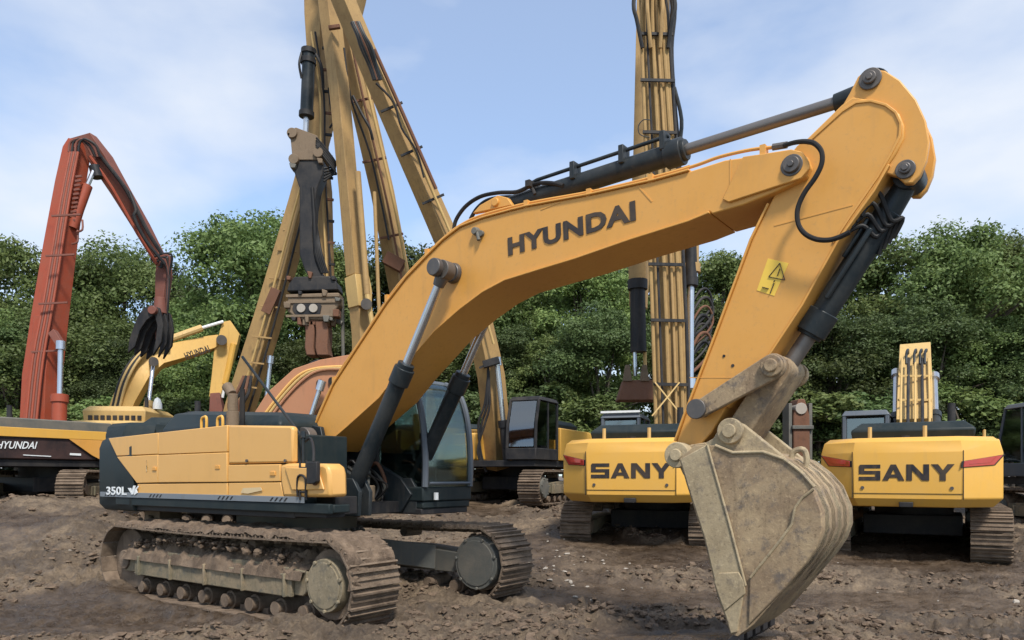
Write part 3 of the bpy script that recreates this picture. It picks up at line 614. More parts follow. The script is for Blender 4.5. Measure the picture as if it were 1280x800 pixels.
m = MB(); m.prism(X0.poly([(603, 272), (612, 262), (634, 250), (646, 253), (652, 262)], 0), -.19, -.12); m.prism(X0.poly([(603, 272), (612, 262), (634, 250), (646, 253), (652, 262)], 0), .12, .19); x, z = X0.L(632, 259, 0); m.cyl((x, -.22, z), (x, .22, z), .05, None, 16)
m.build('cylinder_lug', amber, boom, .008)
def pipe(name, pts, r, Y, mat, parent, n=5):
    m = MB(); m.tube(smooth_line([X0.P(px, py, Y if not callable(Y) else Y(i)) for i, (px, py) in enumerate(pts)], n), r, 8); return m.build(name, mat, parent)
pipe('boom_pipe', [(392, 533), (419, 474), (452, 424), (486, 372), (510, 342), (536, 315), (560, 293), (580, 279), (606, 268), (660, 254), (740, 239.5), (815, 222), (866, 208), (900, 196), (940, 187), (972, 184)], .017, -.28, amber, boom)
pipe('boom_pipe', [(392, 533), (419, 474), (452, 424), (486, 372), (510, 342), (536, 315), (560, 293), (580, 279), (606, 268), (660, 254), (740, 239.5), (815, 222), (862, 208)], .017, .2, amber, boom)
m = MB()
for px, py in ((420, 474), (486, 372), (536, 315), (660, 255), (738, 241), (815, 223), (955, 187)): p = X0.P(px, py, -.28); m.box(p.x - .025, p.x + .025, -.33, -.23, p.z - .06, p.z + .03)
m.build('pipe_clamp', amber, boom)
m = MB(); m.tube([X0.P(966, 184, -.28), X0.P(984, 181, -.28)], .032); m.build('hose_fitting', pinm, boom)
pipe('hydraulic_hose', [(980, 182), (994, 178), (1008, 177), (1019, 180), (1027, 190), (1027, 205), (1019, 222), (1005, 242), (997, 262), (998, 280), (1006, 292), (1020, 299), (1036, 300), (1050, 296), (1062, 290)], .022, lambda i: -.30 - .10 * min(1, i / 3), hosem, boom, 6)
pipe('hydraulic_hose', [(567, 290), (570, 275), (582, 258), (600, 246), (622, 241), (645, 240), (660, 234), (674, 229), (690, 229), (704, 232)], .024, -.12, hosem, boom, 6)
pipe('hydraulic_hose', [(588, 274), (596, 261), (608, 251), (624, 247), (646, 246)], .024, .05, hosem, boom, 6)
m = MB(); p = X0.P(664, 233, -.12); m.box(p.x - .03, p.x + .03, -.2, .1, p.z - .02, p.z + .05); m.tube([p + V((0, 0, .02)), p + V((.05, 0, -.1))], .02); m.build('hose_clamp', blackp, boom)
# boom cylinders
for sy in (-1, 1):
    Y = .54 * sy; q = lambda px, py: (lambda p: V((p.x, Y, p.z)))(X0.P(px, py, -.54))
    a, b, c = q(440, 614), q(506, 460), q(556, 338); d = (c - a).normalized()
    m = MB(); m.cyl((a.x, Y - .08, a.z), (a.x, Y + .08, a.z), .14, None, 20); m.cyl(a, b, .102, None, 24); m.cyl(b - d * .22, b, .128, None, 24); m.cyl(b - d * .05, b + d * .06, .105, None, 24); m.tube([a + d * .3 + V((0, -.02, .13)), b - d * .3 + V((-.03, -.02, .15))], .024)
    cy = m.build('boom_cylinder', cylp, r0, .008)
    m = MB(); m.cyl(b, c - d * .12, .052, None, 20); m.build('rod', chrome, cy)
    m = MB(); m.cyl((c.x, Y - .07, c.z), (c.x, Y + .07, c.z), .112, None, 22); m.cyl(c - d * .20, c - d * .08, .066, .085, 18); m.build('rod_eye', pinm, cy, .006)
# arm cylinder
a, b, c = X0.P(632, 259, 0), X0.P(852, 189, 0), X0.P(1088, 99, -.23); c.y = 0; d = (c - a).normalized(); u = V((-d.z, 0, d.x))
m = MB(); m.cyl(a, a + d * .2, .09, .11); m.cyl(a + d * .12, b, .108, None, 26); m.cyl(b - d * .16, b + d * .02, .138, None, 26); m.cyl(b, b + d * .06, .105); m.tube([a + d * .4 + u * .15 + V((0, -.06, 0)), a + d * .5 + u * .17 + V((0, -.06, 0)), b - d * .1 + u * .17 + V((0, -.06, 0))], .022)
for t in (.45, .72, .93): p = a + (b - a) * t; m.box(p.x - .03, p.x + .03, -.14, .02, p.z + .02, p.z + .21)
ac = m.build('arm_cylinder', cylp, r0, .008)
m = MB(); m.cyl(b, c - d * .2, .056, None, 20); m.build('rod', dullrod, ac)
m = MB(); m.cyl(c - d * .34, c - d * .16, .078, .095, 20); m.cyl((c.x, -.14, c.z), (c.x, .14, c.z), .135, None, 22); m.build('rod_eye', cylp, ac, .006)
# arm
AY = -.25
armp = [(844, 557), (856, 521), (895, 420), (940, 300), (962, 255), (972, 236), (982, 200), (996, 182), (1010, 172), (1052, 131), (1066, 121), (1078, 123), (1098, 126), (1112, 132), (1124, 142), (1130, 156), (1130, 172), (1121, 190), (1110, 206), (1092, 238), (1047, 300), (1002, 381), (960, 445), (943, 462), (908, 508), (890, 540), (876, 556), (862, 572), (850, 573)]
m = MB(); m.prism(X0.poly(armp, AY), -.25, .25); arm = m.build('arm', amber, r0, .012)
head = [(1052, 133), (1062, 116), (1072, 96), (1080, 89), (1090, 86), (1106, 88), (1125, 100), (1145, 124), (1157, 150), (1161.5, 177), (1158, 200), (1150, 219), (1141, 229), (1131, 229), (1121, 220), (1108, 217), (1100, 222), (1090, 238), (1060, 270)]
m = MB(); hp = X0.poly(head, -.225)
for y0, y1 in ((-.225, -.155), (.155, .225)): m.prism(hp, y0, y1)
m.build('head_plate', amber, arm, .01)
m = MB(); m.prism(X0.poly([(1086, 120), (1110, 106), (1132, 128), (1145, 150), (1149, 176), (1140, 205), (1110, 205), (1092, 238), (1060, 270)], -.15), -.154, .154); m.build('head_web', amber, arm, .01)
lowr = X0.poly([(1110, 206), (1092, 238), (1047, 300), (1002, 381), (960, 445), (943, 462), (908, 508)], AY)
m = MB(); m.ribbon(lowr, -.275, .275, .02); m.build('bottom_plate', amber, arm, .005)
m = MB(); m.ribbon(X0.poly([(962, 255), (940, 300), (895, 420), (856, 521), (845, 552)], AY), -.272, .272, -.02); m.build('top_plate', amber, arm, .005)
m = MB(); m.beam(X0.P(968, 282, -.251), X0.P(1066, 256, -.251), (0, 1, 0), .012, .006); m.beam(X0.P(862, 472, -.251), X0.P(935, 472, -.251), (0, 1, 0), .008, .004); m.build('weld_seam', amber, arm)
rim = X0.poly([(1012, 178), (1054, 140), (1070, 130), (1088, 128), (1106, 133), (1118, 142), (1124, 155), (1123, 170), (1112, 192), (1096, 220), (1060, 272), (1040, 303)], -.25)
m = MB(); m.ribbon(rim, -.262, -.248, .022); m.build('stiffener_rim', amber, arm, .004)
m = MB()
for px, py, rr in ((1132, 212, .06), (1088, 99, .07)):
    x, z = X0.L(px, py, -.23); m.cyl((x, -.226, z), (x, -.25, z), rr * 1.3, None, 24); m.cyl((x, -.25, z), (x, -.285, z), rr * .75, None, 20); m.cyl((x, .2, z), (x, .27, z), rr); m.cyl((x, -.285, z), (x, -.3, z), .03, None, 6)
m.build('pin', pinm, arm, .006)
m = MB(); x, z = X0.L(880, 513, AY); m.cyl((x, -.255, z), (x, -.45, z), .07, None, 18); m.cyl((x, -.42, z), (x, -.46, z), .095, None, 20); m.cyl((x, .25, z), (x, .46, z), .095); m.build('link_pin', pinm, arm, .006)
m = MB(); x, z = X0.L(916, 457, -.251); m.cyl((x, -.25, z), (x, -.255, z), .016, None, 8); x, z = X0.L(905, 445, -.251); m.cyl((x, -.25, z), (x, -.256, z), .014, None, 8); m.build('plug', blackp, arm)
wq = [(960, 323), (986, 329), (968, 370), (946, 363)]
m = MB(); m.prism(X0.poly(wq, -.251), -.2535, -.249); wd_ = m.build('warning_sticker', decal_y, arm)
m = MB()
tp = [X0.P(*p, -.2545) for p in ((961, 346), (975, 329), (981, 350))]
for i in range(3): m.beam(tp[i], tp[(i + 1) % 3], (0, 1, 0), .005, .016)
m.beam(X0.P(972, 345, -.2545), X0.P(975, 336, -.2545), (0, 1, 0), .005, .018)
m.beam(X0.P(953, 359, -.2545), X0.P(961, 361, -.2545), (0, 1, 0), .005, .03); m.beam(X0.P(963, 367, -.2545), X0.P(968, 354, -.2545), (0, 1, 0), .005, .028); m.beam(X0.P(967.5, 353, -.2545), X0.P(968.5, 350.5, -.2545), (0, 1, 0), .005, .026)
m.build('warning_symbol', letterk, wd_)
# bucket cylinder and links
a, b, c = X0.P(1132, 212, -.23), X0.P(1010, 412, -.12), X0.P(967, 458, -.36); a.y = b.y = c.y = 0; d = (b - a).normalized(); u = V((-d.z, 0, d.x))
m = MB(); m.cyl((a.x, -.12, a.z), (a.x, .12, a.z), .12, None, 20); m.cyl(a + d * .05, a + d * .4, .09, .112); m.cyl(a + d * .3, b, .112, None, 26); m.cyl(b - d * .2, b + d * .02, .14, None, 26); m.cyl(b, b + d * .05, .115)
m.tube([a + d * .5 - u * .0 + V((0, -.17, 0)), b - d * .3 + V((0, -.17, 0))], .026); m.tube([a + d * .5 + V((-.03, -.13, .1)), b - d * .6 + V((-.03, -.13, .1))], .02)
bc = m.build('bucket_cylinder', cylp, r0, .008)
m = MB(); m.cyl(b, c, .075, None, 20); m.build('rod', dullrod, bc)
random.seed(5)
for k in range(4):
    m = MB(); p = X0.P(1058 + 6 * k, 291 - 7 * k, -.2); m.tube(smooth_line([p, p + V((.12, .05, .05 + .05 * k)), p + V((.22, .1, -.05)), p + V((.30, .15, .08 - .04 * k)), p + V((.22, .2, -.18))], 5), .02); m.build('hydraulic_hose', hosem, bc)
def capsule(p0, p1, r0_, r1_, n=9):
    dx, dz = p1[0] - p0[0], p1[1] - p0[1]; t = math.atan2(dz, dx); o = []
    for i in range(n): s_ = t + math.pi / 2 + math.pi * i / (n - 1); o.append((p0[0] + r0_ * math.cos(s_), p0[1] + r0_ * math.sin(s_)))
    for i in range(n): s_ = t - math.pi / 2 + math.pi * i / (n - 1); o.append((p1[0] + r1_ * math.cos(s_), p1[1] + r1_ * math.sin(s_)))
    return o
A, B, Cc = X0.L(880, 513, AY), X0.L(967, 458, -.36), X0.L(915, 539, -.36)
for sy in (-1, 1):
    m = MB(); m.prism(capsule(A, B, .082, .115), sy * .36 - .032, sy * .36 + .032); m.cyl((B[0], sy * .39, B[1]), (B[0], sy * .44, B[1]), .10, None, 20); m.cyl((B[0], sy * .43, B[1]), (B[0], sy * .47, B[1]), .06, None, 18); m.build('side_link', tan, r0, .01)
m = MB(); m.prism(capsule(B, Cc, .115, .115), -.24, .24); m.cyl((B[0], -.33, B[1]), (B[0], .33, B[1]), .07); m.build('bucket_link', tan, r0, .012)
# bucket
KY = -.52
side = [(851, 574), (860, 605), (882, 674), (894, 725), (898, 744), (908, 770), (915, 792), (924, 795), (944, 780), (983, 735), (1010, 703), (1024, 682), (1031, 662), (1030, 638), (1018, 609), (1001, 590), (980, 574), (954, 565), (916, 566), (894, 557), (870, 557)]
sp = X0.poly(side, KY); bk = None
shell = X0.poly([(894, 557), (916, 566), (954, 565), (980, 574), (1001, 590), (1018, 609), (1030, 638), (1031, 662), (1024, 682), (1010, 703), (983, 735), (944, 780), (924, 795), (914, 803)], KY)
m = MB(); m.ribbon(shell, -.52, .52, -.045); bk = m.build('bucket', tan, r0, .006)
for y0 in (-.56, .525):
    m = MB(); m.prism(sp, y0, y0 + .035); m.build('side_plate', tan, bk, .006)
m = MB()
for y0 in (-.56, .56): m.prism(X0.poly([(851, 574), (860, 605), (882, 674), (894, 725), (898, 744), (908, 770), (914, 792), (922, 790), (932, 732), (912, 655), (884, 556)], -.56), y0 - .022, y0 + .022)
m.build('side_cutter', tan_l, bk, .01)
m = MB(); m.prism(X0.poly([(893, 727), (899, 716), (924, 715), (931, 727), (932, 742), (906, 764), (899, 745)], -.58), -.595, -.57); m.build('side_shroud', tan_l, bk, .008)
m = MB(); m.prism(X0.poly([(1017, 611), (1003, 622), (994, 634), (990, 655), (975, 676), (938, 722), (936, 782), (983, 734), (1010, 702), (1023, 682), (1029, 662), (1028, 640)], -.56), -.582, -.55); m.build('wear_plate', tan, bk, .012)
m = MB(); m.tube([X0.P(*p, -.584) for p in ((1017, 611), (1003, 622), (994, 634), (990, 655), (975, 676), (938, 722))], .012); m.tube([X0.P(*p, -.584) for p in ((884, 556), (912, 655), (932, 732))], .012); m.tube([X0.P(*p, -.564) for p in ((894, 557), (916, 566), (954, 565), (980, 574), (1001, 590), (1018, 609))], .016); m.build('weld_bead', tan_l, bk)
for k in range(5):
    m = MB(); y0 = -.50 + k * .22; m.ribbon([(x, z) for x, z in shell[3:11]], y0, y0 + .15, -.054); m.build('wear_strip', tan_l, bk, .006)
m = MB()
for y0 in (-.30, .30): m.prism(X0.poly([(868, 562), (893, 548), (901, 534), (914, 524), (930, 530), (950, 546), (975, 566), (1000, 588), (960, 570), (916, 572)], -.3), y0 - .035, y0 + .035)
m.build('bucket_ear', tan_l, bk, .012)
m = MB(); x, z = X0.L(915, 539, -.33); m.cyl((x, -.34, z), (x, -.40, z), .12, None, 22); m.cyl((x, -.40, z), (x, -.43, z), .065, None, 18); m.cyl((x, .33, z), (x, .42, z), .12); m.build('ear_pin', tan_l, bk, .008)
m = MB(); x, z = X0.L(849, 569, -.4); m.cyl((x, -.42, z), (x, .42, z), .10, None, 22); m.cyl((x, -.47, z), (x, -.30, z), .125, .12, 24); m.cyl((x, -.50, z), (x, -.47, z), .06, None, 16); m.cyl((x, .32, z), (x, .46, z), .125, None, 24); m.build('bucket_pin', whitep if 0 else tan_l, bk, .01)
m = MB(); m.prism(X0.poly([(846, 572), (852, 558), (884, 553), (892, 566), (868, 590), (856, 594)], -.3), -.34, -.27); m.prism(X0.poly([(846, 572), (852, 558), (884, 553), (892, 566), (868, 590), (856, 594)], -.3), .27, .34); m.build('pin_plate', tan, bk, .01)
m = MB(); p = X0.P(1000, 572, -.1); m.tube(smooth_line([p + V((-.08, 0, -.06)), p + V((-.06, 0, .05)), p + V((.03, 0, .07)), p + V((.06, 0, -.02)), p + V((.04, 0, -.10))], 4), .028); m.build('lifting_eye', tan_l, bk)
lx, lz = X0.L(914, 803, KY); ex, ez = X0.L(944, 780, KY); dx, dz = lx - ex, lz - ez; L_ = math.hypot(dx, dz); dx /= L_; dz /= L_
for k in range(5):
    y0 = -.46 + k * .23; m = MB(); m.loft([[(ex + dx * t, y0 - w_, ez + dz * t - h_), (ex + dx * t, y0 + w_, ez + dz * t - h_), (ex + dx * t, y0 + w_, ez + dz * t + h_), (ex + dx * t, y0 - w_, ez + dz * t + h_)] for t, w_, h_ in ((L_ - .10, .07, .06), (L_ + .05, .06, .05), (L_ + .17, .045, .012))])
    m.build('tooth', pinm, bk, .006)
# cab
m = MB(); m.box(.42, 2.12, .42, 1.43, 1.30, 1.40); m.box(.40, 2.14, .40, 1.45, 1.40, 1.60); cab = m.build('cab', slate, r0, .02)
cprof = [(2.14, 1.60), (2.15, 2.0), (2.11, 2.45), (2.02, 2.80), (1.88, 3.02), (1.66, 3.12)]
rest = [(1.66, 3.12), (1.1, 3.16), (.50, 3.13)]
for yy_, mt in ((.44, cabgrey), (1.41, cabgrey)):
    m = MB(); m.tube(smooth_line([(x, yy_, z) for x, z in cprof], 4), .045); m.build('pillar', mt, cab)
    m = MB(); m.tube([(.46, yy_, 1.6), (.44, yy_, 2.9), (.52, yy_, 3.1)], .06); m.tube([(1.22, yy_, 1.6), (1.22, yy_, 3.1)], .04); m.build('pillar', blackp, cab)
m = MB(); m.loft([[(.44, .41, 3.08), (1.7, .41, 3.08), (1.7, 1.44, 3.08), (.44, 1.44, 3.08)], [(.46, .43, 3.18), (1.66, .43, 3.16), (1.66, 1.42, 3.16), (.46, 1.42, 3.18)]]); m.build('roof', cabgrey, cab, .03)
m = MB(); m.ribbon(smooth := [tuple(p) for p in [(v.x, v.z) for v in smooth_line([(x, 0, z) for x, z in cprof], 4)]], .485, 1.365, .008); m.build('windscreen', glass_c, cab)
m = MB(); m.prism([(1.27, 1.66), (2.07, 1.66), (2.08, 2.0), (2.04, 2.45), (1.95, 2.78), (1.82, 2.98), (1.62, 3.06), (1.27, 3.06)], .436, .446); m.prism([(.52, 2.0), (1.17, 2.0), (1.17, 3.05), (.52, 3.05)], .436, .446); m.build('side_window', glass_c, cab)
m = MB(); m.prism([(1.27, 1.9), (2.08, 1.9), (2.04, 2.45), (1.95, 2.78), (1.82, 2.98), (1.62, 3.06), (1.27, 3.06)], 1.404, 1.414); m.prism([(.52, 1.9), (1.17, 1.9), (1.17, 3.05), (.52, 3.05)], 1.404, 1.414); m.build('door_window', glass_c, cab)
m = MB(); m.box(.43, .47, .5, 1.35, 1.6, 2.1); m.box(.5, 1.18, .425, .455, 1.6, 1.98); m.box(.5, 2.1, 1.395, 1.425, 1.6, 1.88); m.build('cab_panel', slate, cab, .008)
m = MB(); m.prism([(.75, 1.95), (1.3, 1.95), (1.32, 2.1), (.95, 2.12), (.85, 2.75), (.72, 2.75)], .7, 1.15); m.box(.7, 1.3, .7, 1.15, 1.6, 1.93); m.build('seat', vanc, cab, .03)
m = MB(); m.box(.8, 1.5, .5, .66, 1.6, 2.15); m.box(.8, 1.5, 1.18, 1.34, 1.6, 2.15); m.tube([(1.5, .58, 2.1), (1.52, .58, 2.4)], .03); m.tube([(1.85, .8, 1.6), (1.78, .8, 2.2)], .02); m.tube([(1.85, 1.0, 1.6), (1.78, 1.0, 2.2)], .02); m.box(1.95, 2.05, .52, .62, 2.1, 2.35); m.build('console', vanc, cab, .01)
m = MB(); x, z = 2.17, 1.65; m.tube([(x, .5, z), (x, 1.36, z)], .02); m.build('windscreen_trim', cabgrey, cab)
m = MB(); m.tube(smooth_line([(1.2, .38, 3.0), (1.35, .36, 3.2), (1.0, .36, 3.25), (.95, .38, 2.75), (1.2, .38, 2.78)], 5), .03); m.build('mirror_bracket', whitep, cab)
m = MB(); m.box(2.16, 2.19, .6, .66, 1.42, 1.52); m.build('step_reflector', whitep, cab)
#@@BG
# ------------------------------------------------------------------ the other machines
def body(M, side, cwm, hood, tracks='join', cab=True, cabm=None, cabside=1, hoodz=2.62, nsh=46, top=2.28, turn=0):
    r = M.o
    ind = tracks == 'ind'
    make_track(r, -1.32, -1, -1.95, 1.95, .5, .5, nsh, .66, ind); make_track(r, 1.32, 1, -1.95, 1.95, .5, .5, nsh, .66, ind)
    for q_ in r.children:
        if q_.name.startswith('track'): q_.rotation_euler.z = R(turn)
    m = MB(); m.box(-.9, .9, -.9, .9, .42, .82); m.cyl((0, 0, .8), (0, 0, 1.12), .75, None, 28); m.build('centre_frame', blackp, r, .015)
    m = MB(); m.box(-2.3, 2.1, -1.38, 1.38, 1.10, 1.28); m.build('deck', blackp, r, .012)
    lv = [(1.06, .90), (1.22, 1.0), (top - .26, 1.0), (top - .06, .965), (top + .02, .90)]
    def rg(z, s_): return [(x - (1 - s_) * -1.2, y * s_, z) for x, y in ((-2.15, -1.47), (-2.78, -1.47), (-3.30, -.86), (-3.30, .86), (-2.78, 1.47), (-2.15, 1.47))]
    m = MB(); m.loft([rg(z, s_) for z, s_ in lv]); m.build('counterweight', cwm, r, .02)
    m = MB(); m.box(-2.13, .5, -1.45, -.5, 1.29, top); m.box(-2.13, .3, .5, 1.45, 1.29, top); m.build('side_panel', side, r, .03)
    m = MB(); m.box(.52, 1.9, -1.44, -.6, 1.29, top - .18); m.build('fuel_tank', side, r, .05)
    m = MB(); m.box(1.92, 2.4, -1.40, -.7, 1.2, 1.75); m.build('tool_box', side, r, .04)
    m = MB(); m.loft([[(-2.45, -1.05, 2.29), (.2, -1.05, 2.29), (.2, .95, 2.29), (-2.45, .95, 2.29)], [(-2.5, -1.08, hoodz - .15), (.25, -1.08, hoodz - .15), (.25, .98, hoodz - .15), (-2.5, .98, hoodz - .15)], [(-2.35, -.9, hoodz), (.1, -.9, hoodz), (.1, .8, hoodz), (-2.35, .8, hoodz)]]); m.build('engine_hood', hood, r, .03)
    m = MB(); m.cyl((-1.4, -.7, hoodz), (-1.4, -.7, hoodz + .4), .07, .065, 14); m.build('exhaust_pipe', blackp, r)
    if cab:
        cm = cabm or cabgrey; y0, y1 = (.50, 1.46) if cabside > 0 else (-1.46, -.50)
        m = MB(); m.box(.5, 2.2, y0, y1, 1.29, 1.62); cb = m.build('cab', cm, r, .02)
        m = MB(); m.loft([[(.48, y0 - .02, 2.98), (1.95, y0 - .02, 2.98), (1.95, y1 + .02, 2.98), (.48, y1 + .02, 2.98)], [(.55, y0 + .05, 3.10), (1.85, y0 + .05, 3.10), (1.85, y1 - .05, 3.10), (.55, y1 - .05, 3.10)]]); m.build('roof', cm, cb, .02)
        for yy_ in (y0 + .04, y1 - .04):
            m = MB(); m.tube([(2.16, yy_, 1.62), (2.12, yy_, 2.3), (1.9, yy_, 3.0)], .045, 6); m.build('pillar', cm, cb)
            m = MB(); m.tube([(.54, yy_, 1.62), (.54, yy_, 3.0)], .05, 6); m.tube([(1.25, yy_, 1.62), (1.25, yy_, 3.0)], .035, 6); m.build('pillar', cm, cb)
            m = MB(); m.prism([(.6, 1.9), (1.2, 1.9), (1.2, 2.95), (.6, 2.95)], yy_ - .006, yy_ + .006); m.build('side_window', glass_d, cb)
            m = MB(); m.prism([(1.3, 1.7), (2.1, 1.7), (2.07, 2.3), (1.87, 2.95), (1.3, 2.95)], yy_ - .006, yy_ + .006); m.build('side_window', glass_d, cb)
        m = MB(); m.add([(.53, y0 + .1, 1.95), (.53, y1 - .1, 1.95), (.53, y1 - .1, 2.92), (.53, y0 + .1, 2.92), (.545, y0 + .1, 1.95), (.545, y1 - .1, 1.95), (.545, y1 - .1, 2.92), (.545, y0 + .1, 2.92)], [(0, 1, 2, 3), (7, 6, 5, 4), (0, 4, 5, 1), (1, 5, 6, 2), (2, 6, 7, 3), (3, 7, 4, 0)]); m.build('rear_window', glass_d, cb)
        m = MB(); m.loft([[(2.15, y0 + .1, 1.66), (2.165, y0 + .1, 1.66), (2.165, y1 - .1, 1.66), (2.15, y1 - .1, 1.66)], [(2.11, y0 + .1, 2.3), (2.125, y0 + .1, 2.3), (2.125, y1 - .1, 2.3), (2.11, y1 - .1, 2.3)], [(1.9, y0 + .1, 2.96), (1.915, y0 + .1, 2.96), (1.915, y1 - .1, 2.96), (1.9, y1 - .1, 2.96)]]); m.build('windscreen', glass_d, cb)
        m = MB(); yc = (y0 + y1) / 2; m.prism([(.8, 1.62), (1.35, 1.62), (1.35, 2.05), (1.0, 2.08), (.92, 2.75), (.78, 2.75)], yc - .24, yc + .24); m.build('seat', vanc, cb, .03)
def bbeam(M, name, pts, mat, yaw, parent=None, bev=.012):
    """box boom through (px,py,D,height,width); the boom plane holds the direction yaw"""
    n = V((-math.sin(R(yaw)), math.cos(R(yaw)), 0)); P = [at(a, b, d) for a, b, d, _, _ in pts]; rings = []
    for i, p in enumerate(P):
        t = (P[min(i + 1, len(P) - 1)] - P[max(i - 1, 0)]).normalized(); u = n.cross(t).normalized(); w_ = t.cross(u); hh, ww = pts[i][3] / 2, pts[i][4] / 2
        rings.append([p - u * hh - w_ * ww, p + u * hh - w_ * ww, p + u * hh + w_ * ww, p - u * hh + w_ * ww])
    m = MB(); m.loft(rings); return m.build(name, mat, parent or M.o, bev, M.inv)
def btube(M, name, pts, r, mat, parent=None, n=5, seg=8):
    m = MB(); m.tube(smooth_line([at(*p) for p in pts], n) if n > 1 else [at(*p) for p in pts], r, seg); return m.build(name, mat, parent or M.o, 0, M.inv)
def bcyl(M, p0, p1, r, rodr, split, mat, rodmat, flip=False):
    a, b = at(*p0), at(*p1); s_ = a + (b - a) * split; d = (b - a).normalized()
    m = MB(); m.cyl(a, s_, r, None, 16); m.cyl(s_ - d * .2, s_ + d * .02, r * 1.2, None, 16); c = m.build('boom_cylinder', mat, M.o, .006, M.inv)
    m = MB(); m.cyl(s_, b, rodr, None, 12); m.cyl(b - d * .12, b + d * .12, rodr * 1.7, None, 12); m.build('rod', rodmat, c, 0, M.inv)
def gz(x, y): return float(gbase(x, y))

# yellow machine of the right, seen from behind
def tail_lamps(M):
    for sy in (-1, 1):
        def wing(t, z): return (-3.30 + .52 * t, sy * (.86 + .61 * t), z)
        o_ = V((-.61, sy * .52, 0)).normalized() * .02
        q = [wing(.08, 1.78), wing(.72, 1.80), wing(.95, 1.99), wing(.08, 1.88)] if sy > 0 else [wing(-.0, 1.76), wing(.75, 1.80), wing(.97, 1.97), wing(.02, 1.86)]
        q = [V(p) for p in q]; m = MB(); m.loft([[p - o_ * .3 for p in q], [p + o_ for p in q]]); lp = m.build('tail_lamp', lampr, M.o, .006); cc = sum(q, V()) / 4; m = MB(); m.loft([[cc + (p - cc) * 1.12 - o_ * .2 for p in q], [cc + (p - cc) * 1.12 + o_ * .45 for p in q]]); m.build('lamp_bezel', blackp, M.o, .004)
        c_ = sum(q, V()) / 4; m = MB(); m.loft([[c_ + (p - c_) * .72 + o_ * .9 + V((0, 0, .022)) for p in q], [c_ + (p - c_) * .68 + o_ * 1.25 + V((0, 0, .024)) for p in q]]); m.build('lens', lampw if sy > 9 else lampr, lp)
def rear_details(M, y0t, y1t):
    for k, y_ in enumerate((.62, -.28)):
        m = MB(); m.tube([(-2.78, y_, 2.24), (-2.78, y_, 2.52)], .035); m.build('hood_post', yel_p, M.o)
    m = MB(); m.tube([(-2.9, .05, 2.28), (-2.9, .05, 2.34)], .09, 14); m.build('lifting_lug', blackp, M.o)
    m = MB()
    for y_ in (-.87, .87): m.box(-3.303, -3.297, y_ - .006, y_ + .006, 1.2, 2.05)
    m.build('panel_seam', blackp, M.o)
    block_letters('lettering', letterk, M.o, y0t, y1t, -3.301, 1.53, .285)
    for z_ in (1.30,):
        m = MB(); m.box(-3.304, -3.296, -.86, .86, z_ - .004, z_ + .004); m.build('panel_seam', blackp, M.o)
    for y_ in (-.70, .70):
        m = MB(); m.cyl((-3.296, y_, 1.40), (-3.312, y_, 1.40), .03, None, 12); m.build('bolt_head', pinm, M.o)
    m = MB(); m.box(-3.33, -3.20, -.11, .11, 1.06, 1.15); m.build('tow_eye', blackp, M.o, .01)
    m = MB(); m.tube([(-2.6, -1.2, 2.28), (-2.6, -1.2, 2.42), (-2.3, -1.2, 2.42), (-2.3, -1.2, 2.28)], .02); m.build('grab_handle', yel_p, M.o)
    m = MB(); m.beam((-2.62, -1.475, 1.42), (-2.2, -1.475, 1.42), (0, 0, 1), .012, .02); m.build('panel_seam', blackp, M.o)
S1 = Machine('excavator', 'yellow excavator seen from behind, SANY on its counterweight, with a short piped boom', 'excavator', (8.6, 16.15, .14), 60, GROUP)
body(S1, yel, yel, slate, 'ind', True, cabgrey)
tail_lamps(S1); rear_details(S1, .76, -.74)
bm = [(1143, 540, 17.2, .7, .72), (1144, 505, 18.2, .85, .74), (1144, 448, 19.6, .8, .70), (1146, 452, 21.5, .75, .64), (1150, 490, 25, .6, .56)]
bo = bbeam(S1, 'boom', bm, yel_p, 60)
for k in range(5):
    x = 1126 + k * 9; btube(S1, 'boom_pipe', [(x, 530, 16.6), (x, 505, 17.25), (x + (1144 - x) * .08, 448, 18.65)], .035 if k % 2 else .025, yel_p if k % 2 == 0 else blackp, bo, 3)
for x in (1133, 1143, 1150, 1156): btube(S1, 'hydraulic_hose', [(x, 455, 18.5), (x, 442, 18.65), (x + 2, 437, 18.9), (x + 2, 446, 19.4)], .03, cylp, bo, 3)
for py in (500, 470):
    dd = 17.75 if py == 500 else 18.45; m = MB(); m.beam(at(1123, py, dd - .35), at(1164, py, dd - .35), (0, 0, 1), .06, .05); m.build('pipe_clamp', yel_p, bo, 0, S1.inv)
bcyl(S1, (1119, 545, 17.5), (1120, 468, 19.3), .11, .07, .3, cylp, chrome); bcyl(S1, (1170, 545, 16.9), (1168, 472, 18.9), .11, .07, .35, cylp, chrome)
# yellow machine of the middle, its long boom raised
S2 = Machine('excavator', 'yellow excavator seen from behind, SANY on its counterweight, long boom raised straight up', 'excavator', (3.38, 17.5, .18), 70, GROUP)
body(S2, yel, yel, slate, 'ind', True, cabgrey)
tail_lamps(S2); rear_details(S2, .76, -.78)
m = MB(); m.beam((.5, .5, 3.13), (.5, 1.46, 3.13), (0, 0, 1), .06, .05); m.build('roof_bar', whitep, S2.o)
bo = bbeam(S2, 'boom', [(842, 560, 18.0, .8, .74), (838, 420, 18.3, .8, .78), (829, 230, 18.8, .78, .74), (819, 30, 19.2, .7, .66), (816, -60, 19.4, .8, .72)], yel_m, 70)
for k, (a, b) in enumerate(((-21, -17), (-12, -10), (-4, -3), (5, 3), (13, 10), (21, 17))):
    btube(S2, 'boom_pipe', [(841 + a, 530, 17.55), (836 + a, 380, 17.9), (829 + a * .95, 230, 18.3), (819 + b, 40, 18.75), (818 + b * .8, -10, 18.8), (817 + b * .8, -60, 18.9)], (.045, .03, .05, .035, .05, .04)[k], (yel_m, blackp, yel_m, yel_d, yel_m, blackp)[k], bo, 4)
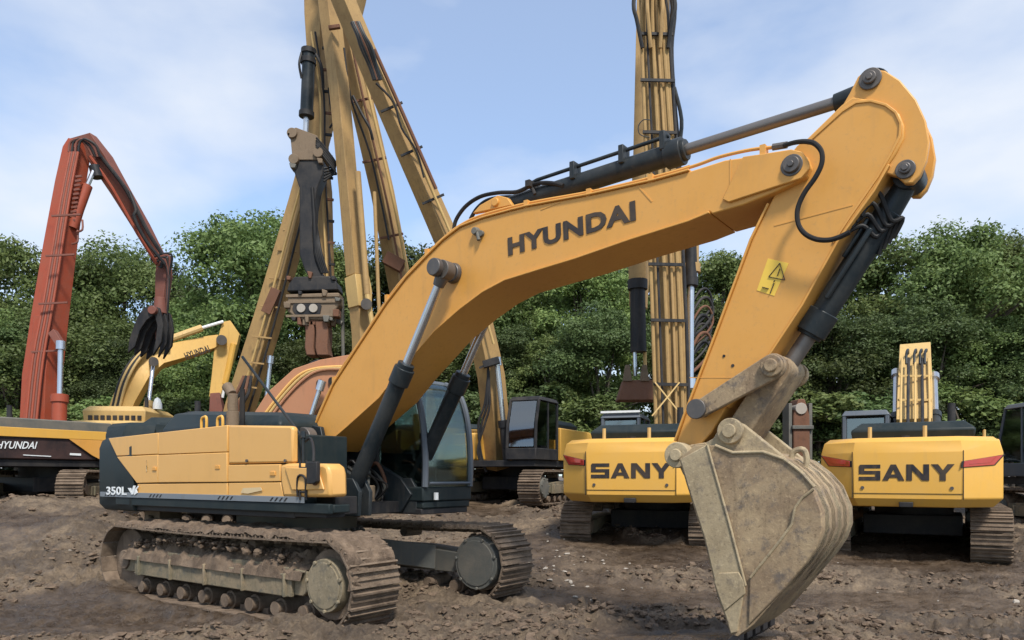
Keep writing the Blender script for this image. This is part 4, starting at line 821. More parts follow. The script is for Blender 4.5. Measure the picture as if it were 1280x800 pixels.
for py, dd in ((480, 17.55), (400, 17.75), (330, 17.9), (165, 18.35), (100, 18.5), (42, 18.65)):
    cx = 841 - (530 - py) * .0425; m = MB(); m.beam(at(cx - 22, py, dd), at(cx + 21, py + 1, dd), (0, 0, 1), .05, .07); m.build('pipe_clamp', blackp, bo, 0, S2.inv)
for a in (-20, -7, 8, 20): btube(S2, 'hydraulic_hose', [(819 + a * .8, 60, 18.6), (818 + a * 1.1, 25, 18.5), (818 + a * 1.3, 5, 18.5), (816 + a, -40, 18.8)], .05, blackp if abs(a) > 8 else yel_d, bo, 4)
btube(S2, 'hydraulic_hose', [(850, 250, 18.9), (846, 180, 19.0), (841, 120, 19.1), (838, 60, 19.2), (842, 10, 19.2), (836, -50, 19.3)], .085, blackp, bo, 4)
btube(S2, 'hydraulic_hose', [(856, 300, 18.8), (851, 240, 18.8), (849, 190, 18.8), (852, 150, 18.8), (843, 110, 19.0)], .05, cylp, bo, 4)
btube(S2, 'hydraulic_hose', [(812, 172, 18.2), (800, 168, 18.2), (798, 158, 18.2), (804, 150, 18.2), (813, 150, 18.2)], .012, cylp, bo, 5)
for x0, x1 in ((815, 853), (853, 815)): m = MB(); m.beam(at(x0, 520, 17.3), at((x0 + x1) / 2 + (x1 - x0) * .4, 478, 17.5), (0, 1, 0), .03, .03); m.build('brace', yel_p, bo, 0, S2.inv)
bcyl(S2, (864, 250, 18.7), (863, 480, 18.4), .15, .085, .47, blackp, chrome); bcyl(S2, (864, 300, 18.69), (864, 345, 18.69), .19, .1, .9, yel_d, chrome)
# its folded stick behind the boom with a rusty attachment
am = bbeam(S2, 'arm', [(812, -60, 21.5, .62, .55), (805, 200, 21.2, .6, .5), (799, 330, 21, .62, .5), (798, 385, 21, .45, .42)], yel_d, 70)
m = MB(); m.cyl(at(797, 355, 20.6), at(798, 440, 20.6), .20, .22, 14); m.cyl(at(797, 350, 20.6), at(797, 362, 20.6), .27, None, 14); m.build('cylinder', blackp, am, 0, S2.inv)
btube(S2, 'rod', [(793, 420, 20.6), (794, 470, 20.6)], .06, chrome, am, 1); btube(S2, 'rod', [(806, 440, 20.7), (807, 475, 20.7)], .05, yel_p, am, 1)
m = MB(); p = at(799, 486, 20.6)
m.hexa([p + V(q) for q in ((-.62, -.3, -.34), (.5, -.3, -.34), (.5, .35, -.34), (-.62, .35, -.34), (-.45, -.2, .22), (.35, -.2, .22), (.35, .25, .22), (-.45, .25, .22))]); qa = m.build('attachment_bracket', rust, am, .03, S2.inv)
for dx in (-.36, .1): m = MB(); m.prism([(p.x + dx - .12, p.z + .18), (p.x + dx + .14, p.z + .18), (p.x + dx + .06, p.z + .62), (p.x + dx - .05, p.z + .62)], p.y - .25, p.y - .15); m.build('bracket_ear', rusty_tan, qa, .01, S2.inv)
random.seed(12)
for k in range(7):
    y_ = 372 + 11 * k; x_ = 870 + random.uniform(-2, 3)
    btube(S2, 'hose_loop', [(862, y_ + 14, 19.2), (x_ + 4, y_ - 8, 19.3), (x_ + 14, y_ - 10, 19.5), (x_ + 20, y_ + 6, 19.6), (x_ + 12, y_ + 22, 19.5), (864, y_ + 40, 19.3)], .04 if k % 2 else .03, (blackp, blackp, rust)[k % 3], bo, 5)

# red-orange crane-like excavator on the left
Rm = Machine('excavator', 'red-orange high-reach excavator at the left with a dark grapple and yellow-topped black body', 'excavator', (-13.2, 21.5, .90), 60, GROUP)
darkb = paint('dark_body_paint', (.030, .022, .022), .45, .45, (.13, .06, .045), spots=.5)
body(Rm, darkb, darkb, slate, 'ind', False, None, 1, 2.32, 46, 2.06, 42)
m = MB(); m.prism([(-2.3, 1.86), (1.1, 1.86), (1.3, 1.74), (2.2, 1.74), (2.2, 2.10), (-2.3, 2.10)], -1.50, -1.462); m.build('yellow_stripe', yel, Rm.o, .01)
m = MB(); m.prism([(-.3, 1.855), (1.9, 1.855), (1.9, 1.3), (.6, 1.3), (.35, 1.42)], -1.512, -1.501); m.build('orange_panel', amber, Rm.o, .004)
m = MB(); m.box(-2.1, 1.0, -1.36, .6, 2.0605, 2.36); m.build('machine_deck', greyf, Rm.o, .03)
put_text('HYUNDAI', 'lettering', letterw, Rm.o, (-2.1, -1.47, 1.54), (-1.15, -1.47, 1.56), .19, (0, 0, 1), .012, slant=.3)
put_text('480', 'lettering', letterw, Rm.o, (.25, -1.47, 1.52), (.62, -1.47, 1.52), .11, (0, 0, 1), .012) if 0 else None
m = MB(); m.prism([(-1.45, 1.385), (-.75, 1.36), (-.75, 1.385), (-1.45, 1.405)], -1.474, -1.46); m.build('pin_stripe', letterw, Rm.o)
m = MB(); m.prism([(-.25, 1.42), (.05, 1.41), (.05, 1.47), (-.25, 1.475)], -1.474, -1.46); m.build('pin_stripe', letterw, Rm.o)
YR = 55
bo = bbeam(Rm, 'boom', [(50, 545, 21.6, 0.882, 0.588), (53, 470, 21.8, 0.84, 0.588), (62, 400, 22, 0.798, 0.554), (75, 310, 22.3, 0.714, 0.521), (88, 230, 22.6, 0.655, 0.487), (96, 188, 22.8, 0.605, 0.462), (99, 178, 22.8, 0.42, 0.42)], redp, -15)
m = MB()
bbeam(Rm, 'boom_side_plate', [(36, 530, 21.35, .38, .1), (43, 470, 21.5, .36, .1), (50, 395, 21.7, .34, .1)], redp, -15, bo)
for k in range(5): btube(Rm, 'boom_pipe', [(33 + 3.2 * k, 525, 21.1), (41 + 3.2 * k, 450, 21.3), (56 + 3 * k, 370, 21.6), (76 + 2.6 * k, 250, 22.1), (88 + 2.4 * k, 190, 22.35)], .035, darkred if k % 2 else redp, bo, 3)
for k in range(11): y_ = 221 + 5.5 * k; m = MB(); m.beam(at(95 - (y_ - 221) * .145, y_, 22.2), at(102 - (y_ - 221) * .145, y_ - 1, 22.2), (0, 0, 1), .05, .06); m.build('rung', darkred, bo, 0, Rm.inv)
for py in (440, 380, 320, 270): cx = 53 + (470 - py) * .148; m = MB(); m.beam(at(cx - 18, py, 21.3), at(cx + 18, py - 2, 21.4), (0, 0, 1), .05, .05); m.build('pipe_clamp', darkred, bo, 0, Rm.inv)
am = bbeam(Rm, 'arm', [(95, 186, 22.9, 0.462, 0.42), (112, 180, 22.9, 0.605, 0.42), (128, 202, 23.0, 0.554, 0.403), (150, 238, 23.3, 0.462, 0.37), (178, 285, 23.7, 0.403, 0.336), (200, 325, 24, 0.319, 0.302), (207, 338, 24, 0.252, 0.252)], darkred, -15)
btube(Rm, 'boom_pipe', [(112, 195, 22.55), (140, 235, 22.9), (172, 292, 23.3), (196, 330, 23.6)], .05, redp, am, 3)
btube(Rm, 'hydraulic_hose', [(120, 188, 22.7), (150, 226, 23.0), (165, 250, 23.2), (185, 290, 23.4), (203, 318, 23.6)], .06, blackp, am, 4)
for k in range(4): btube(Rm, 'hydraulic_hose', [(86 + 4 * k, 190, 22.4), (88 + 4 * k, 178, 22.4), (98 + 3 * k, 174, 22.4), (108 + 4 * k, 182, 22.5), (116 + 3 * k, 196, 22.6)], .035, blackp if k % 2 else darkred, am, 5)
btube(Rm, 'hydraulic_hose', [(162, 240, 23), (170, 262, 23), (168, 272, 23), (182, 300, 23.2), (206, 330, 23.5)], .05, blackp, am, 4)
m = MB(); m.cyl(at(118, 208, 22.7), at(122, 222, 22.7), .16, None, 12); m.build('rod_eye', blackp, am, 0, Rm.inv)
c0 = btube(Rm, 'arm_cylinder', [(91, 285, 22.3), (98, 262, 22.35), (109, 232, 22.5)], .15, redp, None, 1, 12); btube(Rm, 'rod', [(109, 232, 22.5), (117, 214, 22.6)], .07, chrome, c0, 1)
for a, b in (((96, 290), (103, 275)), ((90, 305), (97, 288))): btube(Rm, 'hydraulic_hose', [(*a, 22.1), (a[0] + 7, a[1] - 3, 22.1), (*b, 22.2)], .03, darkred, c0, 3)
bcyl(Rm, (74, 530, 21), (76, 432, 21.2), .19, .075, .36, redp, chrome)
m = MB(); m.beam(at(66, 415, 21.3), at(77, 432, 21.2), (0, 1, 0), .2, .18); m.build('cylinder_lug', darkred, bo, .01, Rm.inv)
st = bbeam(Rm, 'stick', [(205, 328, 24, 0.336, 0.288), (205, 345, 24, 0.4, 0.32), (202, 385, 24, 0.288, 0.272), (201, 425, 24, 0.224, 0.24)], darkred, -15)
for k in range(5): btube(Rm, 'hydraulic_hose', [(196, 330, 23.7), (190 + 3 * k, 322 + 3 * k, 23.6), (214 - 3 * k, 318 + 2 * k, 23.6), (211, 345, 23.7), (207, 400 + 4 * k, 23.7)], .04, (blackp, darkred)[k % 2], st, 5)
Gr = Machine('demolition_grapple', 'dark steel demolition grapple hanging from the tip of the red-orange arm', 'grapple', tuple(at(192, 400, 23.6)), 0)
gq = lambda a, b: (at(a, b, 23.6) - at(192, 400, 23.6)).xz
for k, y0 in enumerate((-.42, -.14, .14, .42)):
    m = MB(); m.prism([gq(p[0] + k * 2, p[1] + k) for p in ((198, 386), (203, 396), (192, 404), (184, 416), (178, 436), (169, 444), (171, 428), (177, 410), (182, 398), (190, 388))], y0 - .05, y0 + .05); m.build('grapple_tine', blackp, Gr.o, .012)
for y0 in (-.34, 0, .34): m = MB(); m.prism([gq(*p) for p in ((198, 386), (206, 388), (211, 408), (209, 430), (198, 447), (202, 428), (204, 410))], y0 - .06, y0 + .06); m.build('grapple_jaw', blackp, Gr.o, .012)
m = MB(); x, z = gq(200, 392); m.cyl((x, -.55, z), (x, .55, z), .13, None, 14); m.cyl((x, 0, z), (x, 0, z + .5), .2, .16, 14); m.build('grapple_head', darkred, Gr.o, .01)
for y0 in (-.3, .3): m = MB(); m.tube([(gq(184, 396)[0], y0, gq(184, 396)[1]), (gq(174, 424)[0], y0, gq(174, 424)[1])], .06); m.build('grapple_cylinder', greyf, Gr.o)

# small yellow machine behind on the left
K4 = Machine('excavator', 'small yellow excavator with HYUNDAI lettering, its bent boom showing over the front hood', 'excavator', (-13.75, 28, 1.28), 95, GROUP)
body(K4, yel_p, yel_p, yel_p, 'join', True, yel_p, 1, 2.85)
m = MB()
for k in range(9): m.box(-2.54, -2.49, -.95 + k * .2, -.83 + k * .2, 2.36, 2.52)
o_ = m.build('grille_slots', blackp, K4.o); o_['kind'] = 'stuff'
m = MB(); m.loft([[(-1.2 + .16 * math.cos(t) * s_, -1.0 + .16 * math.sin(t) * s_, 2.85 + z) for t in np.linspace(0, 6.283, 13)[:-1]] for z, s_ in ((0, 1), (.2, .95), (.36, .6), (.42, .15))]); m.build('beacon_cap', whitep, K4.o)
bo = bbeam(K4, 'boom', [(146, 530, 27.6, 0.731, .6), (158, 500, 27.8, 0.774, .6), (176, 466, 28.2, 0.817, .6), (196, 448, 28.6, 0.731, .58), (225, 440, 29.2, 0.645, .56), (262, 430, 30, 0.533, .5), (274, 426, 30.2, .387, .46)], yel_s, 10)
m = MB(); a_, b_ = at(178, 462, 27.8), at(187, 449, 27.9); m.build
cz = btube(K4, 'arm_cylinder', [(196, 430, 28.6), (235, 416, 29.2), (252, 410, 29.5)], .14, yel_p, None, 1, 10); btube(K4, 'rod', [(252, 410, 29.5), (279, 402, 29.9)], .06, whitep, cz, 1)
for k in range(4): btube(K4, 'hydraulic_hose', [(150 - 3 * k, 508, 27.4), (158 - 3 * k, 478, 27.5), (172 - 3 * k, 452, 27.8), (190 - 2 * k, 434, 28.1), (212, 432 - 2 * k, 28.5)], .05, (yel_p, blackp)[k % 2], bo, 4)
bcyl(K4, (184, 520, 27.2), (192, 452, 27.9), .13, .075, .25, yel_p, chrome)
m = MB(); m.cyl(at(192, 452, 27.6), at(192, 452, 28.6), .17, None, 14); m.build('cylinder_pin', pinm, bo, 0, K4.inv)
put_text('HYUNDAI', 'lettering', letterk, bo, at(233, 449.5, 28.7), at(263, 439.5, 29.3), .26, (0, 0, 1), .03, inv=K4.inv)
am = bbeam(K4, 'arm', [(284, 403, 30.2, .3, .4), (288, 418, 30.2, .75, .42), (282, 440, 30.2, .8, .42), (275, 470, 30.1, .55, .4), (269, 498, 30, .4, .36)], yel_s, 10)
m = MB(); m.cyl(at(277, 425, 29.6), at(277, 425, 30.6), .2, None, 16); m.build('arm_pin', pinm, am, 0, K4.inv)
btube(K4, 'bucket_cylinder', [(292, 430, 30), (286, 460, 30), (281, 480, 30)], .12, yel, am, 1, 10); btube(K4, 'rod', [(281, 478, 30), (278, 497, 30)], .06, whitep, am, 1)
bbeam(K4, 'bucket_link', [(270, 492, 29.9, .35, .5), (272, 512, 29.9, .5, .6), (268, 530, 29.9, .4, .6)], darkred, 10, am)

# faded salmon boom right behind the front machine
Sm = Machine('excavator', 'excavator with a faded salmon boom, mostly hidden behind the front hood', 'excavator', (-6.0, 18.3, .62), 12, GROUP)
body(Sm, slate, slate, slate, 'join', False, None, 1, 2.45)
bo = bbeam(Sm, 'boom', [(338, 545, 18.2, 1.1, .6), (362, 510, 18.2, 1.15, .6), (388, 484, 18.2, 1.05, .6), (412, 472, 18.2, .85, .58), (450, 462, 18.2, .7, .56), (520, 462, 18.2, .6, .5)], salm, 8)
for k in range(3): btube(Sm, 'boom_pipe', [(322 + 5 * k, 530, 17.85), (346 + 5 * k, 498, 17.85), (372 + 5 * k, 470 + k, 17.85), (398 + 3 * k, 460 + k, 17.85), (436, 458 + 2 * k, 17.85)], .035, (amber_l, yel_p, salm)[k], bo, 4)
for px, py in ((400, 479), (415, 476)): m = MB(); m.cyl(at(px, py, 17.85), at(px, py, 18.5), .09, None, 14); m.build('boom_pin', blackp, bo, 0, Sm.inv)
bcyl(Sm, (384, 535, 17.6), (401, 482, 17.6), .1, .06, .2, cylp, chrome)
btube(Sm, 'hydraulic_hose', [(380, 462, 18.1), (396, 452, 18.1), (415, 455, 18.1), (436, 452, 18.1), (452, 458, 18.1)], .05, blackp, bo, 5)

# long-reach machine carrying the pile hammer
A = Machine('excavator', 'long-reach yellow excavator, its leaning boom and hanging arm holding the pile hammer', 'excavator', (-8.9, 24.6, 1.05), -21, GROUP)
body(A, yel_d, slate, slate, 'join', False, None, 1, 2.4)
bo = bbeam(A, 'boom', [(290, 545, 24.2, 0.688, 0.602), (301, 508, 24, 0.731, 0.602), (335, 400, 23.7, 0.688, 0.568), (376, 255, 23.3, 0.568, 0.516), (412, 120, 22.9, 0.516, 0.473), (444, 0, 22.6, 0.473, 0.43), (452, -40, 22.5, 0.473, 0.43)], yel_d, -21)
for k in range(3): btube(A, 'boom_pipe', [(296 + 7 * k, 515, 23.5), (328 + 7 * k, 408, 23.2), (368 + 6 * k, 262, 22.8), (395 + 6 * k, 160, 22.6)], .035, (yel_p, yel_d, blackp)[k], bo, 3)
for py in (480, 450, 418, 380, 345, 310, 285): cx = 301 + (508 - py) * .297; m = MB(); m.beam(at(cx - 13, py + 2, 23.2), at(cx + 12, py + 5, 23.2), (0, 0, 1), .05, .05); m.build('pipe_clamp', yel_d, bo, 0, A.inv)
m = MB(); m.beam(at(334, 392, 23.25), at(347, 362, 23.2), (0, 1, 0), .3, .34); m.build('patch_plate', rust, bo, .01, A.inv)
bcyl(A, (331, 520, 23.4), (338, 450, 23.5), .1, .07, .25, cylp, chrome)
for k in range(4): btube(A, 'hydraulic_hose', [(290 + 4 * k, 525, 23.2), (286 + 6 * k, 505, 23.1), (296 + 5 * k, 490, 23.1), (305 + 3 * k, 470, 23.2)], .05, (rust, blackp)[k % 2], bo, 4)
am = bbeam(A, 'arm', [(397, -60, 22.2, 0.68, 0.48), (396, 20, 22.2, 0.56, 0.448), (397, 60, 22.2, 0.48, 0.432), (398, 200, 22.2, 0.464, 0.4), (404, 240, 22.2, 0.4, 0.36), (407, 330, 22.2, 0.368, 0.336), (410, 392, 22.2, 0.32, 0.304)], yel_d, -21)
for x in (386, 391): btube(A, 'arm_pipe', [(x + 3, 40, 21.8), (x + 14, 120, 21.8), (x + 15, 200, 21.8), (x + 20, 300, 21.85), (x + 25, 388, 21.9)], .03, (yel_p, blackp)[x > 388], am, 3)
for k in range(12): y_ = 60 + 27 * k; m = MB(); m.beam(at(401 + y_ * .03, y_, 21.85), at(411 + y_ * .024, y_ + 1, 21.85), (0, 0, 1), .05, .07); m.build('pipe_clamp', rust if k % 2 else blackp, am, 0, A.inv)
cz = btube(A, 'arm_cylinder', [(386, 62, 21.5), (385, 100, 21.5), (383, 144, 21.5)], .18, cylp, am, 1, 14); btube(A, 'rod', [(383, 144, 21.5), (381, 178, 21.5)], .08, chrome, am, 1)
for py in (62, 74, 140): m = MB(); m.cyl(at(386 - (py - 62) * .035, py, 21.5), at(386 - (py + 6 - 62) * .035, py + 6, 21.5), .215, None, 14); m.build('cylinder_band', blackp, am, 0, A.inv)
btube(A, 'hydraulic_hose', [(395, 68, 21.4), (402, 84, 21.4), (404, 110, 21.6)], .045, blackp, am, 4); btube(A, 'hydraulic_hose', [(377, 66, 21.4), (374, 80, 21.3), (377, 98, 21.4)], .035, blackp, am, 4)
btube(A, 'hydraulic_hose', [(411, 110, 21.7), (413, 130, 21.7), (417, 150, 21.7), (412, 160, 21.7)], .03, blackp, am, 4)
H0 = at(392, 300, 21.3)
Hm = Machine('pile_hammer', 'dark vibratory pile hammer with mud-caked clamp jaws hanging from the long arm', 'pile hammer', tuple(H0), 0)
hq = lambda a, b: (at(a, b, 21.3) - H0).xz
m = MB()
for y0 in (-.34, .28): m.prism([hq(*p) for p in ((366, 170), (374, 166), (400, 176), (409, 196), (405, 206), (370, 206), (368, 185))], y0, y0 + .06)
hb = m.build('hanger_bracket', rusty_tan, Hm.o, .012)
for px, py in ((370, 174), (372, 206), (402, 198)): x, z = hq(px, py); m = MB(); m.cyl((x, -.42, z), (x, .42, z), .14, None, 16); m.build('hanger_pin', rusty_tan, Hm.o, .01)
m = MB(); m.loft([[(hq(a, y_)[0], -.3, hq(a, y_)[1]), (hq(b, y_)[0], -.3, hq(b, y_)[1]), (hq(b, y_)[0], .22, hq(b, y_)[1]), (hq(a, y_)[0], .22, hq(a, y_)[1])] for a, b, y_ in ((369, 407, 205), (372, 407, 222), (378, 400, 240), (378, 396, 262), (378, 394, 300), (378, 396, 322), (384, 402, 340), (390, 410, 352))]); m.build('hammer_neck', blackp, Hm.o, .03)
for k in range(4): m = MB(); m.tube(smooth_line([(hq(394, 240)[0], -.32, hq(394, 240)[1]), (hq(397, 280)[0], -.36 + .05 * k, hq(397, 280)[1]), (hq(399 + 2 * k, 320)[0], -.36, hq(399, 320)[1]), (hq(406 + 2 * k, 345)[0], -.3, hq(406, 345)[1])], 4), .045); m.build('hydraulic_hose', hosem, Hm.o)
for k in range(5): m = MB(); m.tube(smooth_line([(hq(400, 180 + 3 * k)[0], -.4, hq(400, 180 + 3 * k)[1]), (hq(414 + 2 * k, 190 + 5 * k)[0], -.3, hq(400, 196 + 6 * k)[1]), (hq(422 - k, 212)[0], -.2, hq(422, 210 + 3 * k)[1]), (hq(408, 222)[0], -.3, hq(408, 216 + 4 * k)[1])], 5), .03); m.build('hydraulic_hose', hosem, Hm.o)
m = MB(); m.prism([hq(*p) for p in ((366, 358), (372, 350), (415, 349), (424, 356), (426, 366), (363, 368))], -.36, .34); m.build('suspension_head', blackp, Hm.o, .03)
m = MB(); m.prism([hq(*p) for p in ((364, 371), (427, 369), (428, 384), (421, 392), (424, 398), (412, 403), (376, 402), (363, 392))], -.33, .3); hd = m.build('vibrator_case', rusty_tan, Hm.o, .04)
for k, (a, b) in enumerate(((372, 374.5), (380, 382), (397, 399))): m = MB(); m.prism([hq(362, a), hq(428, a - 1), hq(428, b), hq(362, b + 1)], -.37, -.33); m.build('case_rib', rusty_tan, hd, .008)
m = MB(); m.prism([hq(*p) for p in ((372, 381), (402, 380), (406, 386), (404, 396), (374, 397), (370, 390))], -.355, -.331); m.build('gear_cover', blackp, hd, .006)
for px in (381, 396): x, z = hq(px, 389); m = MB(); m.cyl((x, -.35, z), (x, -.40, z), .12, None, 18); m.build('eccentric_cap', stonem, hd, .008)
for k in range(6): m = MB(); m.prism([hq(a + random.uniform(-2, 2), b + random.uniform(-2, 2)) for a, b in ((374 + 8 * k, 398), (381 + 8 * k, 399), (380 + 8 * k, 408), (375 + 8 * k, 410))], -.36 + .04 * k, -.1 + .03 * k); m.build('clamp_lug', (rust, rusty_tan)[k % 2], Hm.o, .02)
for a, b, c in ((384, 395, 388), (397, 412, 402)):
    m = MB(); m.loft([[(hq(a + d, y_)[0], -.28, hq(a, y_)[1]), (hq(b + d, y_)[0], -.28, hq(a, y_)[1]), (hq(b + d, y_)[0], .28, hq(a, y_)[1]), (hq(a + d, y_)[0], .28, hq(a, y_)[1])] for y_, d in ((403, 0), (418, 1), (436, 0), (446, 2))]); m.build('clamp_jaw', rust, Hm.o, .03)
random.seed(31)
for k in range(16):
    a, b = ((366, 176), (402, 190), (404, 208), (371, 214), (366, 352), (420, 352), (364, 385), (426, 378), (424, 395), (372, 402), (388, 402), (412, 402), (392, 348), (380, 370), (410, 370), (418, 402))[k]; w_, h_ = random.uniform(2, 4.5), random.uniform(2, 5)
    m = MB(); m.prism([hq(a - w_, b - h_), hq(a + w_, b - h_ * random.uniform(.4, 1)), hq(a + w_ * random.uniform(.5, 1), b + h_), hq(a - w_ * random.uniform(.4, 1), b + h_)], -.42, -.25 + random.uniform(0, .2)); m.build('hammer_fitting', (rust, blackp, rusty_tan, greyf)[k % 4], Hm.o, .015)
m = MB(); x, z = hq(427, 372); x2, z2 = hq(428, 450); m.tube([(x, .1, z), (x2, .1, z2)], .05); m.tube([(hq(363, 380)[0], 0, hq(363, 380)[1]), (x2, 0, hq(363, 404)[1])], .06); m.build('guide_rail', greyf, Hm.o)

# long-reach machine B (twin beams) and C (dark cab)
B = Machine('excavator', 'long-reach yellow excavator with near-vertical twin boom and arm, body behind the front cab', 'excavator', (-3.0, 24.3, .95), 221, GROUP)
body(B, yel, yel, slate, 'join', False, None, 1, 2.5)
bo = bbeam(B, 'boom', [(540, 570, 23.6, 0.64, 0.56), (527, 500, 23.3, 0.6, 0.528), (503, 372, 22.8, 0.528, 0.496), (478, 240, 22.3, 0.496, 0.496), (448, 110, 21.8, 0.48, 0.496), (424, 0, 21.5, 0.496, 0.56), (408, -70, 21.3, 0.56, 0.56)], yel_d, 232)
btube(B, 'boom_pipe', [(516, 380, 22.3), (494, 262, 21.9), (466, 140, 21.4), (445, 50, 21.1)], .04, yel_p, bo, 3); btube(B, 'boom_pipe', [(508, 380, 22.3), (486, 262, 21.9), (458, 140, 21.4), (436, 40, 21.1)], .03, rust, bo, 3)
m = MB(); m.beam(at(482, 322, 22.2), at(504, 334, 22.2), (0, 0, 1), .3, .36); m.build('pipe_clamp', rust, bo, .01, B.inv)
btube(B, 'hydraulic_hose', [(441, 120, 21.2), (452, 142, 21.2), (462, 160, 21.2), (466, 175, 21.3)], .04, blackp, bo, 4)
am = bbeam(B, 'arm', [(404, -70, 20.9, 0.49, 0.42), (413, 20, 20.9, 0.434, 0.406), (424, 110, 20.9, 0.406, 0.392), (436, 240, 20.9, 0.392, 0.378), (445, 345, 20.9, 0.392, 0.392)], yel_d, 232)
m = MB(); m.beam(at(411, 35, 20.5), at(425, 33, 20.5), (0, 0, 1), .1, .1); m.build('arm_band', rust, am, .01, B.inv)
kn = bbeam(B, 'arm_foot', [(446, 346, 20.85, 0.502, 0.456), (449, 365, 20.85, 0.547, 0.471), (450, 385, 20.85, 0.471, 0.426)], yel_p, 232, am)
bbeam(B, 'arm_tip', [(450, 385, 20.9, 0.44, 0.4), (452, 420, 20.9, 0.4, 0.368), (452, 470, 20.9, 0.36, 0.336)], yel_d, 232, am)
cz = btube(B, 'arm_cylinder', [(447, 215, 20.5), (453, 290, 20.5), (459, 368, 20.5)], .085, yel_d, am, 1, 12); btube(B, 'rod', [(459, 368, 20.45), (466, 410, 20.5)], .07, yel_p, am, 1)
m = MB(); m.cyl(at(458, 380, 20.3), at(458, 380, 21), .15, None, 16); m.build('knuckle_pin', pinm, am, 0, B.inv)
m = MB(); m.cyl(at(468, 240, 20.5), at(474, 395, 20.5), .05, None, 8); m.build('arm_pipe', yel_d, am, 0, B.inv)
Cm = Machine('excavator', 'yellow excavator with a dark glazed cab, its bent boom rising behind the front boom', 'excavator', (.28, 23.6, .92), 245, GROUP)
body(Cm, yel, yel, slate, 'ind', True, blackp)
bo = bbeam(Cm, 'boom', [(622, 585, 22.9, 0.64, 0.496), (621, 540, 22.6, 0.68, 0.496), (614, 470, 22.2, 0.68, 0.496), (597, 395, 21.8, 0.64, 0.496), (565, 315, 21.3, 0.528, 0.496), (532, 240, 20.9, 0.464, 0.496), (488, 140, 20.3, 0.416, 0.48), (452, 55, 19.9, 0.4, 0.48), (425, -10, 19.6, 0.4, 0.48), (405, -60, 19.4, 0.4, 0.48)], yel_d, 228)
btube(Cm, 'boom_pipe', [(617, 430, 21.5), (603, 385, 21.3), (572, 312, 20.9), (541, 240, 20.5), (497, 140, 19.9), (462, 60, 19.5)], .04, yel_p, bo, 3)
btube(Cm, 'boom_pipe', [(545, 236, 20.3), (502, 138, 19.8), (468, 62, 19.4)], .05, rust, bo, 3)
for k in range(5): btube(Cm, 'hydraulic_hose', [(440 + 2 * k, 28, 19.0), (447 + 2 * k, 44, 19.0), (452 + 3 * k, 60, 19.1), (462 + 2 * k, 82, 19.3), (468 + 2 * k, 100, 19.4)], .05, (blackp, cylp, rust)[k % 3], bo, 4)
for k in range(5): x_, y_ = 600 + 4 * k, 380 + 12 * k
m = MB(); m.beam(at(604, 456, 21.5), at(624, 450, 21.5), (0, 0, 1), .2, .2); m.build('cylinder_lug', blackp, bo, .01, Cm.inv)
bcyl(Cm, (634, 575, 21.9), (621, 452, 21.7), .13, .08, .4, blackp, chrome)
for k in range(3): btube(Cm, 'hydraulic_hose', [(608, 590, 22), (601 - 2 * k, 565, 21.9), (598 + 4 * k, 530, 21.8), (606 + 3 * k, 505, 21.7), (610, 470 - 8 * k, 21.7)], .035, blackp, bo, 4)
for px, py, D_ in ((520, 465, 22.85), (508, 400, 22.55), (489, 295, 22.15), (468, 200, 21.75), (452, 125, 21.5)):
    m = MB(); m.beam(at(px - 15, py + 3, D_), at(px + 15, py - 3, D_), (0, 0, 1), .04, .06); m.build('pipe_clamp', rust, B.o, 0, B.inv)
for px, py, D_ in ((612, 455, 21.75), (590, 372, 21.4), (562, 300, 20.95), (541, 250, 20.6), (514, 190, 20.25), (489, 135, 19.95)):
    m = MB(); m.beam(at(px - 13, py + 5, D_), at(px + 14, py - 7, D_), (0, 0, 1), .04, .06); m.build('pipe_clamp', blackp, Cm.o, 0, Cm.inv)
btube(Cm, 'hydraulic_hose', [(470, 104, 19.4), (492, 128, 19.6), (502, 160, 19.8), (520, 188, 20.0), (530, 222, 20.2)], .03, blackp, None, 4)
btube(B, 'hydraulic_hose', [(430, 60, 20.9), (438, 120, 21.0), (462, 190, 21.4), (476, 250, 21.7), (486, 300, 21.9)], .03, blackp, None, 4)
# machine at the right edge
E_ = Machine('excavator', 'dark excavator cab and track cut off by the right edge of the view', 'excavator', (13.9, 17.2, .45), 88, GROUP)
body(E_, slate, slate, slate, 'join', True, cabgrey)
# upright rusty arm behind the bucket
Ar = Machine('breaker_arm', 'rusty brown arm with white-tipped fittings standing upright between the two yellow tail ends', 'steel arm', tuple(at(997, 585, 21)), 0)
A0 = at(997, 585, 21); aq = lambda a, b: (at(a, b, 21) - A0).xz
m = MB(); m.prism([aq(*p) for p in ((987, 612), (1008, 612), (1007, 520), (1001, 500), (993, 500), (987, 520))], -.3, .3); m.build('arm_box', rust, Ar.o, .03)
for a in (984, 1009): m = MB(); m.prism([aq(*p) for p in ((a - 2, 612), (a + 2, 612), (a + 2, 505), (a - 2, 505))], -.25, .25); m.build('side_rail', greyf, Ar.o, .01)
m = MB(); m.cyl((aq(996, 512)[0], -.34, aq(996, 512)[1]), (aq(996, 512)[0], .34, aq(996, 512)[1]), .16, None, 16); m.build('top_pin', stonem, Ar.o, .01)
m = MB(); m.box(*sorted((aq(985, 0)[0], aq(1011, 0)[0])), -.35, .35, aq(0, 535)[1] - .05, aq(0, 535)[1] + .05); m.build('cross_bar', greyf, Ar.o, .01)

